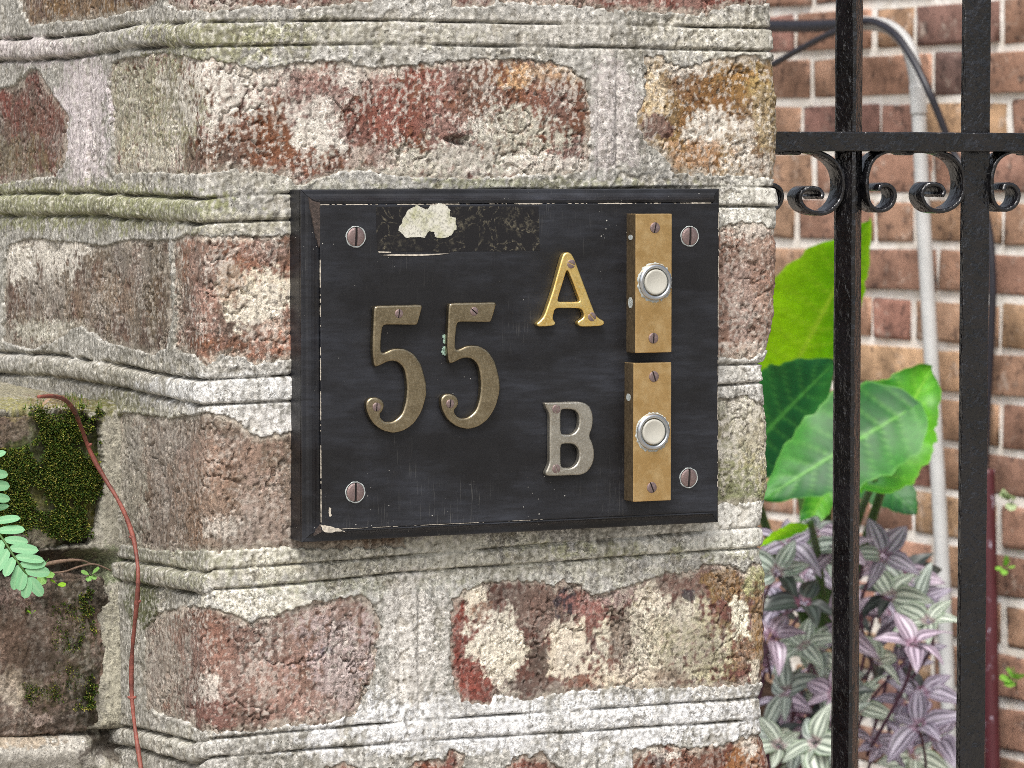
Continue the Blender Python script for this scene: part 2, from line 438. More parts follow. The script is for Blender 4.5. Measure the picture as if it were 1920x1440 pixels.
# a stain is (x, y, rx, ry, colour, opacity, raggedness, speckle)
PIER_BRICKS = [
    ([(38, -260), (38, 0), (48, 30), (60, 48), (110, 40), (160, 38), (219, 27), (280, 14), (300, -5), (300, -260)], (BROWN, BRN2), [(150, 20, 90, 30, OCH, .4, .6, .5)], 0.25),
    ([(312, -260), (312, 8), (350, 19), (430, 18), (480, 10), (560, 14), (640, 8), (700, -4), (700, -260)], (RED, RED2), [(400, 5, 60, 20, W_, .5, .7, .8)], 0.4),
    ([(850, -260), (850, 10), (870, 13), (910, 12), (930, 2), (990, 4), (1080, 10), (1150, 18), (1230, 22), (1310, 26), (1370, 12), (1435, 8), (1760, 5), (1760, -260)], (RED2, RED), [(1000, 0, 100, 10, PINK, .6, .6, .7)], 0.35),
    ([(-300, 165), (0, 170), (30, 160), (60, 130), (75, 135), (95, 165), (115, 200), (128, 215), (125, 300), (105, 330), (60, 335), (0, 345), (-300, 340)], (BROWN, RED), [(70, 250, 60, 60, BRN2, .6, .8, .2), (100, 230, 30, 70, RED, .4, .5, .2), (20, 300, 60, 40, GRN, .35, .8, .5)], 0.18),
    ([(205, 150), (215, 115), (300, 100), (365, 110), (400, 112), (480, 130), (560, 120), (640, 115), (700, 130), (800, 120), (900, 112), (1000, 112), (1060, 125), (1095, 150), (1105, 200), (1105, 300), (1100, 320), (900, 335), (740, 330), (690, 318), (640, 322), (590, 338), (560, 343), (530, 325), (440, 318), (350, 328), (300, 322), (215, 325)], (RED2, RUST),
     [(275, 220, 105, 130, LICH, .92, .5, .55), (330, 180, 40, 80, GRN, .45, .7, .7), (300, 300, 60, 30, W_, .5, .6, .6),
      (430, 170, 90, 60, W_, .8, .8, .75), (520, 150, 120, 30, W_, .6, .7, .8), (420, 290, 80, 38, BRN2, .85, .5, .2), (480, 260, 60, 40, RUST, .8, .6, .3), (560, 300, 70, 38, RUST, .75, .5, .3),
      (600, 250, 50, 42, W_, .95, .5, .3), (590, 205, 50, 30, W_, .7, .7, .7), (600, 160, 60, 30, RED, .7, .7, .5), (690, 140, 60, 30, W_, .75, .6, .6), (730, 210, 80, 70, RED, .75, .6, .25), (780, 150, 45, 25, RED, .9, .5, .3),
      (860, 190, 60, 60, RED2, .6, .6, .3), (930, 180, 110, 60, RUST, .75, .6, .5), (1010, 140, 70, 22, C(196, 160, 120), .8, .6, .6), (1040, 210, 50, 60, C(120, 80, 66), .7, .6, .4),
      (960, 260, 90, 50, WG, .85, .7, .6), (1000, 310, 120, 24, W_, .8, .6, .4), (800, 305, 140, 30, WG, .85, .6, .45), (870, 290, 60, 20, GREY, .6, .7, .4), (690, 290, 50, 20, PINK, .6, .6, .6)], 0.5),
    ([(1210, 110), (1240, 105), (1255, 120), (1270, 125), (1320, 118), (1400, 105), (1440, 112), (1760, 115), (1760, 320), (1440, 335), (1400, 330), (1330, 325), (1260, 322), (1245, 290), (1215, 270), (1192, 235), (1195, 205), (1210, 180)], (OCH, C(136, 100, 62)),
     [(1310, 160, 50, 35, C(118, 80, 48), .8, .6, .3), (1380, 150, 60, 30, C(140, 104, 60), .7, .6, .3), (1225, 190, 22, 70, C(206, 186, 150), .8, .6, .5), (1290, 130, 60, 14, W_, .7, .7, .7), (1330, 230, 45, 28, W_, .9, .7, .6), (1370, 250, 60, 30, W_, .6, .8, .8),
      (1230, 240, 30, 24, C(112, 80, 74), .9, .5, .1), (1430, 200, 30, 90, C(158, 136, 88), .8, .4, .4), (1300, 290, 60, 25, C(178, 142, 110), .7, .6, .5), (1400, 310, 50, 20, W_, .6, .7, .7)], 0.42),
    ([(10, 490), (20, 460), (60, 448), (130, 455), (200, 462), (250, 450), (318, 452), (321, 520), (323, 600), (315, 650), (290, 665), (200, 640), (150, 610), (100, 640), (60, 655), (8, 640)], (C(132, 118, 102), BROWN),
     [(40, 490, 36, 40, W_, .95, .5, .3), (105, 480, 40, 45, W_, .95, .5, .3), (140, 460, 30, 20, W_, .8, .5, .4), (90, 560, 40, 50, GREY, .6, .7, .5), (110, 640, 40, 24, W_, .95, .4, .15), (200, 560, 60, 50, C(140, 122, 104), .6, .7, .4), (290, 540, 24, 80, C(104, 92, 72), .6, .7, .4), (80, 620, 60, 20, WG, .7, .7, .4), (240, 490, 40, 40, GREY, .5, .8, .6)], 0.3),
    ([(328, 452), (355, 440), (400, 446), (545, 440), (760, 440), (760, 672), (545, 671), (496, 678), (478, 684), (462, 668), (414, 666), (385, 686), (365, 665), (332, 655)], (C(158, 116, 96), BROWN),
     [(380, 480, 40, 40, C(160, 128, 112), .6, .7, .6), (480, 560, 70, 62, C(218, 208, 186), .97, .35, .2), (430, 520, 22, 60, RUST, .7, .6, .5), (420, 640, 60, 14, RUST, .8, .5, .2), (370, 590, 36, 50, C(166, 128, 114), .6, .7, .6), (520, 630, 40, 30, C(174, 128, 108), .7, .5, .4), (500, 470, 40, 20, PINK, .5, .7, .6), (345, 560, 14, 90, C(112, 96, 80), .6, .6, .4)], 0.4),
    ([(1150, 430), (1350, 428), (1370, 420), (1400, 416), (1445, 428), (1760, 430), (1760, 640), (1440, 660), (1420, 668), (1350, 672), (1150, 675)], (C(172, 138, 118), C(154, 118, 100)), [(1400, 430, 50, 18, W_, .6, .6, .5), (1380, 560, 40, 60, PINK, .5, .8, .6), (1410, 655, 60, 14, W_, .5, .6, .6)], 0.35),
    ([(222, 780), (240, 775), (270, 778), (300, 782), (320, 786), (345, 780), (400, 775), (430, 782), (450, 795), (470, 810), (490, 822), (520, 815), (545, 812), (760, 800), (760, 1025), (545, 1030), (505, 1024), (450, 1030), (385, 1033), (300, 1032), (228, 1020)], (C(146, 130, 116), C(134, 116, 100)),
     [(245, 900, 30, 140, C(150, 146, 132), .85, .4, .4), (300, 850, 50, 60, GREY, .5, .8, .5), (440, 860, 80, 50, C(152, 126, 112), .6, .7, .4), (380, 930, 60, 80, C(140, 112, 92), .5, .8, .4), (500, 950, 50, 60, C(168, 148, 136), .6, .7, .6), (330, 1000, 40, 30, C(116, 98, 82), .6, .6, .3), (410, 990, 30, 24, W_, .5, .7, .7)], 0.22),
    ([(1250, 750), (1345, 748), (1400, 742), (1440, 760), (1760, 770), (1760, 930), (1430, 940), (1345, 945), (1250, 950)], (C(176, 174, 150), C(150, 144, 112)), [(1400, 800, 50, 50, W_, .7, .7, .7), (1380, 900, 60, 40, C(140, 142, 90), .75, .7, .7), (1420, 840, 30, 50, C(160, 150, 116), .6, .7, .6), (1400, 930, 50, 20, C(132, 140, 84), .6, .6, .5)], 0.4),
    ([(298, 1150), (362, 1138), (403, 1142), (463, 1166), (523, 1154), (564, 1134), (644, 1122), (685, 1118), (701, 1138), (713, 1174), (703, 1255), (665, 1339), (604, 1355), (503, 1363), (443, 1375), (383, 1371), (354, 1355), (314, 1343), (278, 1323), (274, 1182)], (C(150, 122, 110), C(136, 106, 92)),
     [(310, 1240, 42, 110, C(156, 148, 136), .85, .5, .5), (420, 1210, 70, 40, C(138, 100, 86), .7, .6, .4), (480, 1280, 90, 50, C(160, 128, 116), .7, .7, .4), (630, 1230, 70, 80, C(180, 164, 162), .75, .6, .5), (400, 1340, 40, 30, C(128, 80, 68), .85, .5, .4), (390, 1290, 24, 24, W_, .6, .8, .7), (600, 1140, 60, 14, C(170, 150, 142), .6, .6, .5), (610, 1220, 14, 9, C(84, 80, 90), .7, .7, .2), (560, 1320, 80, 20, C(164, 130, 118), .6, .6, .4)], 0.35),
    ([(850, 1125), (869, 1110), (891, 1099), (947, 1087), (1022, 1091), (1037, 1101), (1056, 1087), (1090, 1101), (1116, 1121), (1131, 1110), (1184, 1099), (1247, 1076), (1304, 1076), (1319, 1059), (1379, 1065), (1397, 1072), (1412, 1057), (1435, 1059), (1760, 1059), (1760, 1285), (1431, 1282), (1266, 1290), (1135, 1290), (1022, 1305), (992, 1314), (970, 1309), (929, 1301), (917, 1320), (865, 1316), (850, 1282), (844, 1222)], (C(128, 88, 78), C(112, 78, 68)),
     [(872, 1215, 26, 100, C(128, 66, 56), .9, .3, .15), (890, 1290, 46, 30, C(126, 68, 58), .9, .35, .15), (1000, 1135, 80, 40, C(122, 102, 92), .85, .5, .3), (1060, 1125, 20, 28, C(56, 50, 58), .9, .5, .1), (1100, 1140, 36, 30, C(152, 106, 98), .8, .5, .3), (1160, 1120, 50, 24, C(160, 136, 130), .8, .5, .3),
      (890, 1130, 22, 34, C(226, 216, 196), .97, .3, .1), (905, 1150, 20, 24, C(134, 84, 56), .85, .4, .2), (940, 1210, 50, 62, C(218, 210, 190), .97, .3, .25), (1060, 1225, 46, 60, C(214, 202, 180), .97, .32, .25), (1140, 1230, 20, 55, C(120, 72, 54), .9, .4, .2), (1100, 1280, 40, 14, C(118, 70, 54), .9, .4, .2), (1240, 1200, 110, 80, C(206, 198, 174), .97, .35, .5), (1220, 1120, 40, 30, C(214, 204, 184), .9, .45, .3), (1180, 1270, 60, 24, C(208, 194, 172), .9, .4, .4),
      (1290, 1090, 60, 24, C(128, 106, 96), .85, .5, .3), (1360, 1100, 40, 36, C(134, 106, 70), .9, .4, .2), (1425, 1095, 24, 34, C(164, 164, 112), .95, .3, .3), (1260, 1210, 60, 50, C(96, 92, 66), .45, .9, .9), (1330, 1210, 60, 60, C(140, 134, 92), .4, .9, .9), (1385, 1160, 16, 40, C(220, 214, 192), .95, .3, .2), (1425, 1180, 16, 90, C(134, 104, 66), .95, .25, .15), (1395, 1225, 18, 26, C(140, 112, 90), .85, .4, .2), (1416, 1255, 12, 22, C(220, 210, 188), .9, .4, .3),
      (1010, 1235, 17, 46, C(92, 78, 70), .95, .35, .15), (1005, 1290, 60, 16, C(100, 82, 74), .9, .4, .2), (1165, 1190, 24, 50, C(98, 76, 66), .8, .5, .3), (1255, 1275, 26, 20, C(110, 88, 72), .75, .5, .4), (1290, 1115, 12, 10, C(66, 60, 66), .9, .5, .1)], 0.12),
    ([(600, 1700), (610, 1440), (640, 1433), (700, 1445), (770, 1445), (780, 1430), (835, 1423), (846, 1406), (872, 1417), (862, 1440), (900, 1455), (945, 1445), (977, 1414), (995, 1420), (1019, 1410), (1037, 1432), (1060, 1450), (1080, 1700)], (C(136, 84, 66), RED), [], 0.25),
    ([(1186, 1700), (1186, 1410), (1191, 1408), (1251, 1397), (1285, 1404), (1341, 1402), (1375, 1391), (1427, 1376), (1760, 1376), (1760, 1700)], (C(138, 86, 64), C(122, 74, 58)), [(1210, 1404, 30, 10, W_, .8, .5, .5), (1260, 1416, 16, 6, W_, .8, .8, .5), (1400, 1420, 30, 40, C(156, 108, 66), .8, .5, .3), (1405, 1405, 14, 16, W_, .8, .6, .6), (1230, 1425, 16, 10, C(84, 74, 76), .7, .6, .3)], 0.22),
    # courses outside the frame, seen only from a step aside
    ([(-320, 760), (-320, 1025), (180, 1025), (180, 790)], (BROWN, BRN2), [], 0.3),
]
JOINTS = [  # bed joints: (x, upper groove y, lower groove y)
    [(-300, 96, 132), (0, 75, 115), (128, 69, 110), (219, 55, 96), (255, 47, 90), (368, 42, 87), (700, 38, 83), (1100, 46, 88), (1443, 53, 96), (1760, 60, 102)],
    [(-300, 362, 398), (0, 365, 405), (175, 362, 404), (255, 367, 411), (368, 373, 419), (545, 362, 412), (1350, 351, 386), (1455, 350, 388), (1760, 350, 388)],
    [(-300, 630, 668), (0, 662, 701), (90, 664, 705), (200, 680, 722), (300, 702, 745), (378, 713, 760), (545, 704, 752), (1350, 684, 722), (1430, 682, 718), (1760, 680, 716)],
    [(-300, 1000, 1036), (200, 1046, 1084), (278, 1057, 1098), (385, 1074, 1116), (399, 1068, 1106), (564, 1058, 1094), (760, 1042, 1073), (1427, 988, 1027), (1760, 980, 1020)],
    [(-300, 1290, 1330), (262, 1368, 1404), (366, 1392, 1434), (385, 1390, 1424), (403, 1385, 1420), (760, 1353, 1391), (1427, 1309, 1350), (1760, 1300, 1340)],
]
VJOINTS = [(1124, 1157, 100, 345), (148, 168, 110, 350), (752, 786, 1100, 1345), (1092, 1122, 1385, 1600), (776, 800, -200, 30), (1176, 1206, 755, 960)]
ENDS = [(-300, 1443), (10, 1440), (60, 1443), (110, 1449), (180, 1457), (300, 1456), (345, 1450), (380, 1458), (412, 1457), (440, 1453), (520, 1456), (600, 1451), (655, 1440), (690, 1427), (730, 1434), (770, 1437), (840, 1442), (940, 1436), (985, 1428), (1010, 1433), (1045, 1430), (1080, 1438), (1200, 1438), (1275, 1436), (1300, 1428), (1330, 1425), (1360, 1428), (1400, 1440), (1440, 1450), (1800, 1450)]


def pier_plan(u):
    """Plan of the pier: left face, rounded corner, right face, rounded corner, return."""
    u = np.asarray(u, float)
    def sharp(v):
        v = v[:, None]
        return np.where(v < 0, DL * (-v), np.where(v < RLEN, DR * v, DR * RLEN + DL * (v - RLEN)))
    r = 0.011
    k = np.linspace(-1, 1, 13)
    wt = 1 - np.abs(k) * 0.6; wt /= wt.sum()
    pos = sum(wk * sharp(u + kk * r) for kk, wk in zip(k, wt))
    d1 = 0.0006
    T = sum(wk * (sharp(u + kk * r + d1) - sharp(u + kk * r - d1)) for kk, wk in zip(k, wt))
    T /= np.linalg.norm(T, axis=1)[:, None]
    N = np.stack([T[:, 1], -T[:, 0], np.zeros(len(u))], 1)
    return pos + CORNER, N


def spans(parts):
    out = []
    for a, b, st in parts:
        out.append(np.arange(a, b - 1e-9, st))
    return np.concatenate(out + [[parts[-1][1]]])


def grid_faces(nu, nz):
    i = np.arange(nu - 1)[:, None] * nz + np.arange(nz - 1)[None, :]
    i = i.ravel()
    return np.stack([i, i + nz, i + nz + 1, i + 1], 1)


def submesh(V, F, keep_face, col):
    F = F[keep_face]
    used = np.unique(F)
    mp = np.full(len(V), -1, np.int64); mp[used] = np.arange(len(used))
    return V[used], mp[F], col[used], used


def skirt(V, F, Cc, back):
    """Give a patch its depth: sides going back from its border by the vectors in back."""
    E = np.concatenate([F[:, [0, 1]], F[:, [1, 2]], F[:, [2, 3]], F[:, [3, 0]]])
    Es = np.sort(E, 1)
    key = Es[:, 0].astype(np.int64) * (len(V) + 1) + Es[:, 1]
    _, inv, cnt = np.unique(key, return_inverse=True, return_counts=True)
    B = E[cnt[inv] == 1]
    bv = np.unique(B)
    mp = np.full(len(V), -1, np.int64); mp[bv] = np.arange(len(bv)) + len(V)
    V2 = np.concatenate([V, V[bv] + back[bv]])
    F2 = np.concatenate([F, np.stack([B[:, 1], B[:, 0], mp[B[:, 0]], mp[B[:, 1]]], 1)])
    return V2, F2, np.concatenate([Cc, Cc[bv]])


def stains(col, PX, PY, U, Z, lst, seed):
    sp = fbm(U, Z, 0.0034, 2, seed + 60, 0.6)
    for i, (cx, cy, rx, ry, c, op, rag, spk) in enumerate(lst):
        m = (np.abs(PX - cx) < rx * 2.6) & (np.abs(PY - cy) < ry * 2.6)
        if not m.any(): continue
        sc = max(0.006, min(0.022, min(rx, ry) / 3600 * 1.3))
        nn = fbm(U[m], Z[m], sc, 5, seed + 50 + i * 2.7, 0.62); n2 = fbm(U[m], Z[m], sc * 1.6, 3, seed + 51 + i * 2.7, 0.6)
        qx = (PX[m] - cx) / rx + 0.55 * rag * n2; qy = (PY[m] - cy) / ry + 0.55 * rag * nn
        d = (np.abs(qx) ** 2.4 + np.abs(qy) ** 2.4) ** (1 / 2.4) + max(rag, 0.55) * 1.45 * nn + 0.22 * sp[m]
        soft = 0.10 + 0.25 * spk
        wgt = sstep(1.0 + soft, 1.0 - soft, d + spk * 0.55 * sp[m])
        wgt = wgt * (1 - spk * sstep(-0.05, 0.35, sp[m]) * 0.75) * op
        col[m] = col[m] * (1 - wgt[:, None]) + c * wgt[:, None]
    return col


def brick_colour(pal, lst, white, PX, PY, U, Z, seed, sd=None, smear=0.75):
    a = sstep(-0.25, 0.25, fbm(U, Z, 0.025, 4, seed))[:, None]
    col = (pal[0] * a + pal[1] * (1 - a)) * 0.82
    d = sstep(0.15, 0.5, fbm(U, Z, 0.006, 3, seed + 5))[:, None]
    col = col * (1 - 0.5 * d) + (col * 0.45) * 0.5 * d
    col = stains(col, PX, PY, U, Z, lst, seed)
    # grime that greys the fired colour, in broad uneven patches
    gm = (0.05 + 0.30 * sstep(-0.3, 0.4, fbm(U, Z, 0.035, 4, seed + 41)))[:, None]
    col = col * (1 - gm) + gm * (col.mean(1, keepdims=True) * np.array([1.0, 0.95, 0.88], np.float32))
    if sd is not None:      # mortar smeared over the arrises
        e = sstep(-13, -1, sd + 15 * fbm(U, Z, 0.011, 4, seed + 43, 0.65) + 6 * fbm(U, Z, 0.003, 2, seed + 44)) * smear
        col = col * (1 - e[:, None]) + C(184, 176, 162) * e[:, None]
    # flecks of lime and lichen, dark pores
    f = fbm(U, Z, 0.0030, 2, seed + 20, 0.7); g = fbm(U, Z, 0.022, 4, seed + 25)
    wl = (sstep(0.10, 0.42, f + 0.65 * g) * (0.06 + white) * 1.05).clip(0, 1)[:, None]
    col = col * (1 - wl) + C(206, 200, 190) * wl
    p = (sstep(0.3, 0.55, fbm(U, Z, 0.0026, 2, seed + 33)) * 0.6)[:, None]
    return col * (1 - p) + C(52, 43, 38) * p


def build_pier():
    root = thing('brick_pier', 'old brick pier with pale beaded mortar joints carrying the black house number board', 'brick pier', tuple(CORNER))
    u = spans([(-0.60, -0.40, 0.01), (-0.40, -0.012, 0.0012), (-0.012, 0.012, 0.0007), (0.012, RLEN - 0.012, 0.00068), (RLEN - 0.012, RLEN + 0.014, 0.0007), (RLEN + 0.014, RLEN + 0.13, 0.004)])
    ztop, zbot = at(960, -60, 1.75)[2], at(960, 1500, 1.75)[2]
    ztl, zbl = ztop + 0.03, zbot - 0.03
    z = spans([(0.0, zbl - 0.12, 0.03), (zbl - 0.12, zbl, 0.006), (zbl, ztl, 0.00072), (ztl, ztl + 0.1, 0.006), (ztl + 0.1, 2.3, 0.03)])
    nu, nz = len(u), len(z)
    base, N = pier_plan(u)
    P0 = np.repeat(base, nz, 0); P0[:, 2] = np.tile(z, nu)
    NN = np.repeat(N, nz, 0)
    U = np.repeat(u, nz); Z = np.tile(z, nu)
    # flat parameter picture of the surface (where each point shows from the street)
    Pf = np.where((U < 0)[:, None], CORNER + DL * (-U)[:, None], CORNER + DR * np.minimum(U, RLEN)[:, None]); Pf[:, 2] = Z
    PX, PY = proj(Pf)
    PX = PX + np.maximum(U - RLEN, 0) * 3300
    lf = sstep(0.005, -0.02, U)                      # 1 on the left face
    MM = 1 / 3600.0                                  # metres per photograph pixel on the face
    cx = 0.55 * lf + 1 * (1 - lf)
    # mortar: beds with a raised bead between two struck grooves
    n_big = fbm(U, Z, 0.06, 3, 11); n_mid = fbm(U, Z, 0.012, 3, 12); n_fine = fbm(U, Z, 0.0034, 2, 13, 0.5)
    h = 0.0007 + 0.0009 * n_big + 0.0005 * n_mid + 0.00042 * n_fine
    groove = np.zeros(len(U)); beadz = np.full(len(U), 1e3)
    bcol = np.zeros(len(U))
    for ji, J in enumerate(JOINTS):
        J = np.array(J, float)
        yu = np.interp(PX, J[:, 0], J[:, 1]) + (1.2 + 1.3 * lf) * fbm(U, Z * 0 + ji, 0.03, 3, 40 + ji) ; yl = np.interp(PX, J[:, 0], J[:, 2]) + (1.2 + 1.3 * lf) * fbm(U, Z * 0 + ji, 0.03, 3, 50 + ji)
        c, hw = (yu + yl) / 2, (yl - yu) / 2
        d = (PY - c) / hw
        bead = np.where(np.abs(d) < 1, np.sqrt(np.clip(1 - d * d, 0, 1)), 0) * (1.0 + 0.25 * lf)
        wear = 0.6 + 0.55 * sstep(-0.5, 0.4, fbm(U, Z * 0 + ji * 3, 0.05, 3, 70 + ji))
        h = h + 0.0021 * bead * wear * (0.30 + 0.70 * lf)
        for e, s in ((yu, 1), (yl, 0.95)):
            g = np.exp(-(np.abs(PY - e) / (2.0 + 1.1 * lf)) ** 1.6)
            wr = 0.12 + 1.25 * sstep(-0.55, 0.30, fbm(U, Z * 0 + ji * 3 + s, 0.04, 3, 80 + ji + int(s)))
            h = h - 0.0034 * g * s * wr * (1 + 0.2 * lf)
            groove = np.maximum(groove, g * np.clip(wr, 0, 1))
            # the mortar steps down outside the groove on the side of the brick
        bcol = np.maximum(bcol, np.exp(-(d / 1.1) ** 4))
    for (xa, xb, ya, yb) in VJOINTS:
        inr = sstep(ya - 8, ya + 18, PY) * sstep(yb + 8, yb - 18, PY)
        for e in (xa, xb):
            g = np.exp(-((PX + 2 * n_mid - e) / 5) ** 2) * inr
            h = h - 0.0013 * g
        m_ = (PX - (xa + xb) / 2) / ((xb - xa) / 2)
        h = h + 0.0009 * inr * np.where(np.abs(m_) < 1, np.sqrt(np.clip(1 - m_ * m_, 0, 1)), 0)
    # the end of the pier is uneven
    E = np.array(ENDS, float)
    endoff = (np.interp(PY, E[:, 0], E[:, 1]) - 1444 + 5 * fbm(U * 0, Z, 0.012, 4, 91)) / 3450.0
    he = endoff * sstep(RLEN - 0.020, RLEN + 0.004, U)
    # bricks
    rag = (6.5 * fbm(U, Z, 0.0085, 3, 21, 0.7) + 2.6 * fbm(U, Z, 0.003, 1, 22)) * cx
    SDmin = np.full(len(U), 1e3)
    F = grid_faces(nu, nz)
    hb_all = []
    for bi, (poly, pal, st, white) in enumerate(PIER_BRICKS):
        xs = [p[0] for p in poly]; ys = [p[1] for p in poly]
        mask = (PX > min(xs) - 30) & (PX < max(xs) + 30) & (PY > min(ys) - 30) & (PY < max(ys) + 30)
        sd = np.full(len(U), 1e3)
        sd[mask] = sdf(PX[mask], PY[mask], poly) + rag[mask]
        SDmin = np.minimum(SDmin, sd)
        idx = np.where(sd < 16)[0]
        uu, zz = U[idx], Z[idx]
        s0 = 100 + bi * 13
        hb = np.full(len(U), -0.008)
        q = 0.0001 + 0.0013 * fbm(uu, zz, 0.04, 3, s0) + 0.0006 * fbm(uu, zz, 0.01, 3, s0 + 1, 0.6) + 0.00032 * fbm(uu, zz, 0.0036, 2, s0 + 2, 0.6)
        ridged = np.abs(fbm(uu, zz, 0.022, 4, s0 + 3))
        q -= 0.0021 * sstep(0.06, 0.0, ridged) * sstep(-0.1, 0.3, fbm(uu, zz, 0.03, 2, s0 + 4))        # flaked seams
        pit = fbm(uu, zz, 0.0055, 2, s0 + 5)
        q -= 0.0014 * sstep(0.5, 0.66, pit)
        q -= 0.0006 * sstep(-9, 2, sd[idx])
        q -= 0.0030 * sstep(4, 14, sd[idx])
        if bi == 4:   # a hole knocked in the face of the corner stretcher
            dd = np.hypot((PX[idx] - 858) / 22, (PY[idx] - 262) / 10) + 0.5 * pit
            q -= 0.007 * sstep(1.1, 0.6, dd)
        if bi == 14:
            q -= 0.002 * np.exp(-((PX[idx] - 1343 - 3 * pit) / 2.5) ** 2)
        if bi in (6, 7):
            pass
        hb[idx] = q + he[idx]
        hb_all.append((poly, pal, st, white, sd, hb, s0))
    lip = 0.0003 * np.exp(-(SDmin / 7) ** 2)
    drop = sstep(2.0, -3.5, SDmin)
    chip = sstep(0.22, 0.34, fbm(U, Z, 0.0105, 3, 95, 0.62)) * sstep(-0.1, 0.25, fbm(U, Z, 0.05, 2, 96))
    h = h - chip * (0.0009 + 0.0005 * n_fine)
    hm = (h + lip + he) * (1 - drop) + drop * (-0.0065)
    # mortar colour
    a = sstep(-0.35, 0.35, n_big)[:, None]; b = sstep(-0.3, 0.4, fbm(U, Z, 0.018, 4, 31))[:, None]
    col = C(182, 180, 174) * a + C(156, 154, 147) * (1 - a)
    col = col * b + col * 0.84 * (1 - b)
    leftw = lf[:, None] * 0.55
    col = col * (1 - leftw) + leftw * (C(160, 157, 148) * (0.85 + 0.3 * b))
    lists = [
        (160, 230, 45, 120, C(206, 196, 198), .85, .5, .3), (100, 385, 260, 40, C(136, 138, 98), .85, .6, .5), (300, 395, 120, 30, C(140, 142, 108), .7, .6, .5), (330, 140, 60, 40, C(142, 144, 108), .6, .8, .7), (600, 62, 260, 26, C(160, 158, 132), .5, .8, .8), (420, 66, 130, 24, C(142, 142, 104), .7, .7, .5), (420, 100, 100, 24, C(150, 150, 116), .6, .8, .7),
        (60, 95, 90, 26, C(200, 190, 190), .8, .5, .3), (200, 700, 160, 26, C(158, 154, 138), .5, .6, .5), (440, 735, 140, 34, C(218, 218, 216), .9, .5, .3), (460, 790, 90, 30, C(222, 220, 216), .9, .5, .4),
        (480, 1130, 100, 32, C(216, 212, 198), .9, .35, .2), (460, 1035, 60, 28, C(210, 206, 192), .9, .4, .2), (820, 1050, 380, 44, C(204, 202, 186), .75, .7, .4), (780, 1100, 300, 24, C(214, 214, 208), .7, .6, .4), (560, 1075, 260, 26, C(182, 178, 160), .5, .7, .6), (1250, 1030, 200, 16, C(168, 170, 122), .5, .7, .7), (700, 1100, 200, 14, C(134, 138, 92), .3, .8, .8),
        (1150, 220, 45, 120, C(178, 170, 168), .7, .4, .4), (780, 1200, 60, 120, C(208, 204, 198), .8, .4, .4), (1000, 1360, 460, 60, C(224, 225, 226), .9, .5, .35), (1300, 1000, 160, 46, C(220, 219, 210), .8, .6, .35), (1400, 390, 60, 60, C(216, 214, 204), .85, .5, .4), (1400, 700, 60, 36, C(222, 220, 214), .85, .5, .3), (1400, 965, 60, 30, C(220, 218, 210), .85, .5, .3),
        (900, 60, 300, 30, C(180, 176, 166), .5, .7, .5), (1350, 70, 120, 40, C(196, 192, 178), .7, .6, .5), (600, 350, 120, 14, C(170, 168, 150), .5, .8, .5), (1000, 345, 200, 10, C(140, 142, 108), .6, .8, .6), (330, 1060, 80, 40, C(140, 140, 116), .6, .7, .6), (290, 1200, 30, 120, C(176, 172, 160), .6, .5, .4), (270, 1130, 24, 50, C(74, 82, 30), .85, .6, .5), (310, 1390, 60, 30, C(190, 188, 176), .6, .5, .4), (270, 790, 60, 30, C(168, 164, 146), .6, .6, .6), (210, 900, 26, 160, C(142, 138, 124), .8, .4, .4), (450, 420, 120, 20, C(178, 174, 156), .6, .6, .5), (500, 335, 120, 14, C(188, 184, 172), .6, .6, .5), (230, 760, 50, 26, C(104, 104, 60), .6, .6, .6)]
    col = stains(col, PX, PY, U, Z, lists, 500)
    # algae living along the struck lines, in stretches
    alg = groove * sstep(-0.35, 0.25, fbm(U, Z, 0.05, 3, 61)) * 0.9
    col = col * (1 - alg[:, None]) + C(66, 62, 46) * alg[:, None]
    col = col * (1 - 0.3 * chip[:, None]) + C(150, 140, 120) * 0.3 * chip[:, None]
    # weathering: grey grime in soft patches, thin runs below the joints
    gr_ = sstep(-0.05, 0.5, fbm(U, Z * 0.7, 0.03, 5, 35, 0.6)) * 0.42
    col = col * (1 - gr_[:, None]) + C(112, 108, 94) * gr_[:, None]
    f = fbm(U, Z, 0.0031, 2, 33, 0.6)
    dk = (sstep(0.12, 0.5, f) * 0.5)[:, None]; wt = (sstep(0.12, 0.5, -f) * 0.45)[:, None]
    col = col * (1 - dk) + C(92, 86, 74) * dk
    col = col * (1 - wt) + C(232, 228, 220) * wt
    V = P0 + NN * hm[:, None] - CORNER
    keep = ~((SDmin[F] < -9).all(1))
    v, f_, c_, _ = submesh(V, F, keep, col)
    obj('mortar', mesh_from('mortar', v, f_, M_MORTAR, c_), root)
    for (poly, pal, st, white, sd, hb, s0) in hb_all:
        sel = (sd[F] < 14).all(1)
        if not sel.any(): continue
        V = P0 + NN * hb[:, None] - CORNER
        v, f_, _, used = submesh(V, F, sel, V)
        c_ = brick_colour(pal, st, white, PX[used], PY[used], U[used], Z[used], s0, sd[used], 0.25 if len(poly) > 35 else 0.6)
        v, f_, c_ = skirt(v, f_, c_, -NN[used] * 0.03)
        obj('brick', mesh_from('brick', v, f_, M_BRICK, c_), root)
    return root


build_pier()


